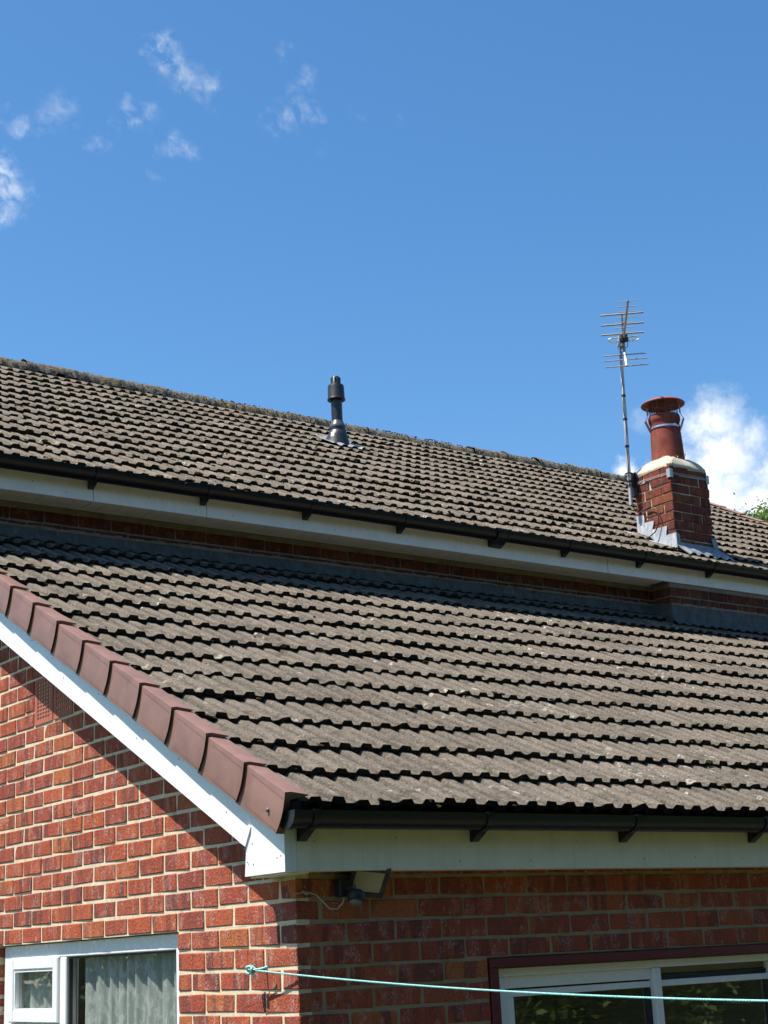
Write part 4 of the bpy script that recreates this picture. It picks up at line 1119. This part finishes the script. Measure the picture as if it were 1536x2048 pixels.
# ------------------------------------------------------------------ flue terminal
FC = (4.399, 5.90)
zr = hz(5.90)
flue = thing('flue_terminal', 'black vertical boiler flue rising from the upper tiled roof', 'flue', (FC[0], FC[1], zr))
b = MB(); b.lathe([(.050, zr), (.050, 4.72)], FC, 28); obj('pipe', b, M['flue'], flue, 40)
b = MB(); b.lathe([(.052, 4.700), (.075, 4.688), (.082, 4.696), (.076, 4.715), (.074, 4.815), (.070, 4.830), (.040, 4.838)], FC, 32); b.lathe([(.050, 4.70), (.082, 4.690)], FC, 32)
obj('collar', b, M['flue'], flue, 40)
b = MB(); b.lathe([(.046, 4.834), (.034, 4.912), (.030, 4.916), (.026, 4.914), (.024, 4.87)], FC, 20)
for k in range(8):
    a = k * math.pi / 4; b.box(FC[0] + .040 * math.cos(a) - .004, FC[0] + .040 * math.cos(a) + .004, FC[1] + .040 * math.sin(a) - .004, FC[1] + .040 * math.sin(a) + .004, 4.835, 4.905)
obj('terminal_tip', b, M['flue'], flue, 40)
b = MB(); b.lathe([(.052, 4.490), (.066, 4.455), (.074, 4.440), (.074, 4.425), (.068, 4.420)], FC, 28); obj('storm_collar', b, M['flue_ring'], flue, 40)
b = MB(); n = 28; V = []; F = []
prof = [(.070, 4.424, 0), (.072, 4.395, 0), (.078, 4.39, 0), (.088, 4.36, .2), (.108, 4.29, 1)]
for r, z, f_ in prof:
    for k in range(n):
        a = 2 * math.pi * k / n; x, y = FC[0] + r * math.cos(a), FC[1] + r * math.sin(a); V.append((x, y, z * (1 - f_) + f_ * hz(y, .022)))
for i in range(len(prof) - 1):
    for k in range(n): F.append((i * n + k, i * n + (k + 1) % n, (i + 1) * n + (k + 1) % n, (i + 1) * n + k))
b.add(V, F); obj('base_cone', b, M['flue'], flue, 40)
b = MB(); V = []; F = []; n = 20
for i in range(n + 1):
    x = FC[0] - .17 + .34 * i / n; fr_ = ((x - .087) / TP) % 1; pr = float(np.interp(fr_, [p[0] for p in PROF], [p[1] for p in PROF]))
    for yy, kk in ((5.735, .95), (5.78, .95), (5.87, .5), (6.03, .95)): V.append((x, yy, hz(yy, .016 + pr * kk)))
for i in range(n):
    for j in range(3): F.append((i * 4 + j, i * 4 + 4 + j, i * 4 + 5 + j, i * 4 + 1 + j))
b.add(V, F); obj('slate_flashing', b, M['lead_mid'], flue, 40)
b = MB(); a = R(205); dx, dy = math.cos(a), math.sin(a); px, py = -dy * .018, dx * .018
c0 = Vector((FC[0] + dx * .094, FC[1] + dy * .094, 4.325)); c1 = Vector((FC[0] + dx * .088, FC[1] + dy * .088, 4.368)); pv = Vector((px, py, 0))
b.add([c0 - pv, c0 + pv, c1 + pv, c1 - pv], [(0, 1, 2, 3)]); obj('sticker', b, M['white_label'], flue)

# ------------------------------------------------------------------ floodlight under the fascia
fld = thing('floodlight', 'black security floodlight with motion sensor under the front fascia', 'light', (.24, -.02, .13))
Fm = Matrix.Translation((.292, -.052, .140)) @ Euler((R(38), R(6), R(-14))).to_matrix().to_4x4()
def xf(b): b.v = [tuple(Fm @ Vector(v)) for v in b.v]; return b
h = MB(); w_, hh = .072, .060
h.add([(-w_, -.0, -hh), (w_, 0, -hh), (w_, 0, hh), (-w_, 0, hh), (-w_ * .72, .062, -hh * .62), (w_ * .72, .062, -hh * .62), (w_ * .72, .062, hh * .62), (-w_ * .72, .062, hh * .62)],
      [(0, 1, 5, 4), (1, 2, 6, 5), (2, 3, 7, 6), (3, 0, 4, 7), (4, 5, 6, 7)])
obj('housing', xf(h), M['flood_grey'], fld)
h = MB()
h.cbox(-w_ - .004, w_ + .004, -.010, .004, -hh - .006, -hh + .015, .002); h.cbox(-w_ - .004, w_ + .004, -.010, .004, hh - .015, hh + .006, .002)
h.cbox(-w_ - .004, -w_ + .014, -.009, .004, -hh + .015, hh - .015, .002); h.cbox(w_ - .014, w_ + .004, -.009, .004, -hh + .015, hh - .015, .002)
obj('rim', xf(h), M['flood_grey'], fld)
h = MB(); h.box(-w_ + .012, w_ - .012, -.005, -.003, -hh + .012, hh - .012); obj('lens', xf(h), M['lens'], fld)
h = MB(); h.cbox(-.022, .022, .006, .016, -.010, .010, .002); h.tube([(-.02, .01, 0), (.02, .01, 0)], .007, 8); obj('bulb', xf(h), M['steel'], fld)
h = MB(); h.cbox(.170, .232, -.045, -.006, .085, .150, .004); h.tube([(.20, -.03, .115), (.215, -.075, .118)], .012, 8); h.tube([(.205, -.03, .10), (.205, -.075, .085)], .010, 8); obj('mounting', h, M['black_matt'], fld)
h = MB(); Pm = Matrix.Translation((.214, -.085, .088)) @ Euler((R(-12), R(10), R(-15))).to_matrix().to_4x4()
h.lathe([(.0005, .020), (.020, .019), (.030, .012), (.032, .0), (.032, -.018), (.029, -.022), (.0005, -.022)], (0, 0), 22); h.v = [tuple(Pm @ Vector(v)) for v in h.v]; obj('sensor_body', h, M['black_matt'], fld, 50)
h = MB(); h.lathe([(.024, -.0225), (.023, -.030), (.018, -.036), (.008, -.039), (.0005, -.040)], (0, 0), 20); h.v = [tuple(Pm @ Vector(v)) for v in h.v]
for_l = obj('sensor_lens', h, mat_plain('sensor_white', (.16, .16, .15), .4, .4), fld, 50)
cb = MB(); P = [(.035, -.006, .105), (.055, -.010, .104), (.085, -.012, .095), (.11, -.016, .07), (.135, -.022, .045), (.165, -.028, .042), (.19, -.032, .065), (.198, -.032, .10)]
cb.tube([Vector(a).lerp(Vector(b2), t) for a, b2 in zip(P, P[1:]) for t in (0, .5)] + [Vector(P[-1])], .0032, 6)
cb.tube([(.03, -.005, .112), (.034, -.012, .10), (.045, -.012, .098), (.05, -.005, .106)], .003, 5); cb.tube([(-.0, -.004, .10), (.04, -.008, .108)], .002, 5)
tag(obj('lamp_cable', cb, M['cable_grey'], None, 60), 'thin grey cable looping on the shaded bricks beside the floodlight', 'cable')

# ------------------------------------------------------------------ clothesline
lin = thing('clothesline', 'turquoise twisted clothesline tied to a hook near the wall corner', 'clothesline', (-.05, .239, -.161))
A = Vector((-.052, .236, -.161)); B_ = Vector((.31, -1.915, -.301)); dirv = B_ - A; Lr = dirv.length; TOT = 1.75
def rope_pt(t): return A + dirv * t + Vector((0, 0, -.019 * 4 * t * (1 - t) if t < 1 else .12 * (t - 1)))
strands = MB(); N = int(Lr * TOT / .0035)
side = dirv.cross(Vector((0, 0, 1))).normalized(); upv = side.cross(dirv).normalized()
for k in range(3):
    pts = []
    for i in range(N + 1):
        t = TOT * i / N; a = t * Lr / .030 * 2 * math.pi + k * 2 * math.pi / 3
        pts.append(rope_pt(t) + (side * math.cos(a) + upv * math.sin(a)) * .0017)
    strands.tube(pts, .0019, 5)
obj('rope', strands, M['rope'], lin, 60)
kn = MB(); pts = []
for i in range(40):
    a = i / 39 * 4 * math.pi; pts.append(A + Vector((.010 * math.sin(a * 1.5), .020 * math.cos(a) + .006, .013 * math.sin(a))))
kn.tube(pts, .0045, 6); kn.tube([A + Vector((0, -.01, 0)), A + Vector((.012, -.055, .004)), A + Vector((.02, -.085, .010))], .004, 6); kn.tube([A + Vector((0, 0, -.008)), A + Vector((.008, -.02, -.030))], .004, 6)
obj('knot', kn, M['rope'], lin, 60)
hk = MB(); hk.tube([(.02, .215, -.160), (-.03, .215, -.160), (-.05, .225, -.165), (-.064, .238, -.161), (-.055, .250, -.148), (-.045, .245, -.142)], .004, 8); obj('hook', hk, M['screw'], lin, 60)

# ------------------------------------------------------------------ trees
def tree(name, label, cat, base, h, r, mat, leaves, size, seed, group=None, squash=1.0):
    q = random.Random(seed); t = thing(name, label, cat, base, group)
    bx, by, bz = base; tb = MB()
    cz = bz + h - r * squash
    pts = [Vector((bx + q.uniform(-.1, .1) * i, by + q.uniform(-.1, .1) * i, bz + (cz - bz) * i / 4)) for i in range(5)]
    tb.tube(pts, [.22 * r / 2 * (1 - .13 * i) for i in range(5)], 8)
    tips = []
    for k in range(11):
        a = q.uniform(0, 6.28); e = q.uniform(-.3, 1.2); L = r * q.uniform(.55, .95)
        st = pts[q.choice((2, 3, 4))]; en = Vector((bx, by, cz)) + Vector((math.cos(a) * math.cos(e) * L, math.sin(a) * math.cos(e) * L, math.sin(e) * L * squash))
        md = st.lerp(en, .5) + Vector((q.uniform(-.15, .15), q.uniform(-.15, .15), q.uniform(0, .25))) * r * .4
        tb.tube([st, md, en], [.075 * r / 2, .045 * r / 2, .012], 6); tips.append(en)
    obj('trunk', tb, M['bark'], t, 50)
    cl = []
    for k in range(int(26 + leaves / 500)):
        d = Vector((q.gauss(0, 1), q.gauss(0, 1), q.gauss(0, 1))).normalized(); rr = r * q.uniform(.45, 1.0)
        cl.append((Vector((bx + d.x * rr, by + d.y * rr, cz + d.z * rr * squash)), r * q.uniform(.16, .34)))
    V = []; F = []
    for k in range(leaves):
        c, s_ = cl[k % len(cl)]
        p = c + Vector((q.gauss(0, 1), q.gauss(0, 1), q.gauss(0, .8))) * s_ * .55
        n = Vector((q.gauss(0, 1), q.gauss(0, 1), q.gauss(.6, 1))).normalized(); a = n.orthogonal().normalized(); a = (Matrix.Rotation(q.uniform(0, 6.28), 3, n) @ a); b2 = n.cross(a)
        z = size * q.uniform(.6, 1.3); o = len(V)
        V += [p - a * z, p + b2 * z * .45 - n * z * .1, p + a * z, p - b2 * z * .45 - n * z * .1]; F.append((o, o + 1, o + 2, o + 3))
    me = bpy.data.meshes.new('crown'); me.from_pydata([tuple(v) for v in V], [], F); me.materials.append(mat)
    obj('crown', me, mat, t)
    return t
def along(u, v, dist):
    d = (CAM_F + CAM_R * ((u - 768) / FPX) + CAM_D * ((v - 1024) / FPX)).normalized(); return CAM_C + d * dist
tc_ = along(1572, 1085, 38)
tree('ash_tree', 'green leafy tree crown showing over the roof slope beside the chimney', 'tree', (tc_.x, tc_.y, GROUND), tc_.z - GROUND + 1.12, 1.45, M['leaf_pale'], 20000, .055, 11)
def hedge(name, label, cat, x0, y0, x1, y1, h, w, leaves, size, mat, seed):
    q = random.Random(seed); L = math.hypot(x1 - x0, y1 - y0); ux, uy = (x1 - x0) / L, (y1 - y0) / L
    t = thing(name, label, cat, ((x0 + x1) / 2, (y0 + y1) / 2, GROUND))
    def P(a, b, z): return (x0 + ux * a - uy * b, y0 + uy * a + ux * b, z)
    def top(a): return GROUND + h * (1 + .10 * math.sin(a * .45 + seed) + .06 * math.sin(a * 1.7 + 1) + .04 * math.sin(a * 4.1))
    core = MB(); V = []; F = []; n = int(L / .5)
    for i in range(n + 1):
        a = L * i / n
        V += [P(a, -w * .3, GROUND), P(a, -w * .3, top(a) - .6), P(a, w * .3, top(a) - .6), P(a, w * .3, GROUND)]
    for i in range(n):
        for j in range(3): F.append((i * 4 + j, i * 4 + 4 + j, i * 4 + 5 + j, i * 4 + 1 + j))
    core.add(V, F); obj('sky_block_core', core, mat, t)  # solid core added to block sky light through the leaves
    V = []; F = []
    for k in range(leaves):
        a = q.uniform(0, L); f = q.random(); b = w * (.5 + .12 * math.sin(a * 2.1 + f * 9)) * q.choice((-1, 1, 1, 1)) * q.uniform(.75, 1.05); z = GROUND + (top(a) - GROUND) * f
        if q.random() < .2: b = q.uniform(-w / 2, w / 2); z = top(a) - q.uniform(0, .5)
        p = Vector(P(a, b, z)); nn = Vector((q.gauss(0, 1), q.gauss(0, 1), q.gauss(.5, 1))).normalized(); e = nn.orthogonal().normalized(); e = Matrix.Rotation(q.uniform(0, 6.28), 3, nn) @ e; g_ = nn.cross(e); zz = size * q.uniform(.6, 1.4); o = len(V)
        V += [p - e * zz, p + g_ * zz * .5, p + e * zz, p - g_ * zz * .5]; F.append((o, o + 1, o + 2, o + 3))
    me = bpy.data.meshes.new('foliage'); me.from_pydata([tuple(v) for v in V], [], F); me.materials.append(mat); obj('foliage', me, mat, t)
hedge('garden_hedge', 'tall olive green hedge mirrored in the maroon-framed window panes', 'hedge', -16, -11.5, 26, -13.5, 9.0, 2.2, 80000, .095, M['leaf2'], 4)  # mirrored in the panes; height raised to cut sky light on the wall
tree('boundary_tree', 'sunlit green tree mirrored in the large gable window pane', 'tree', (-6.2, 13.5, GROUND), 5.4, 2.7, M['leaf'], 16000, .085, 50, None, .9)
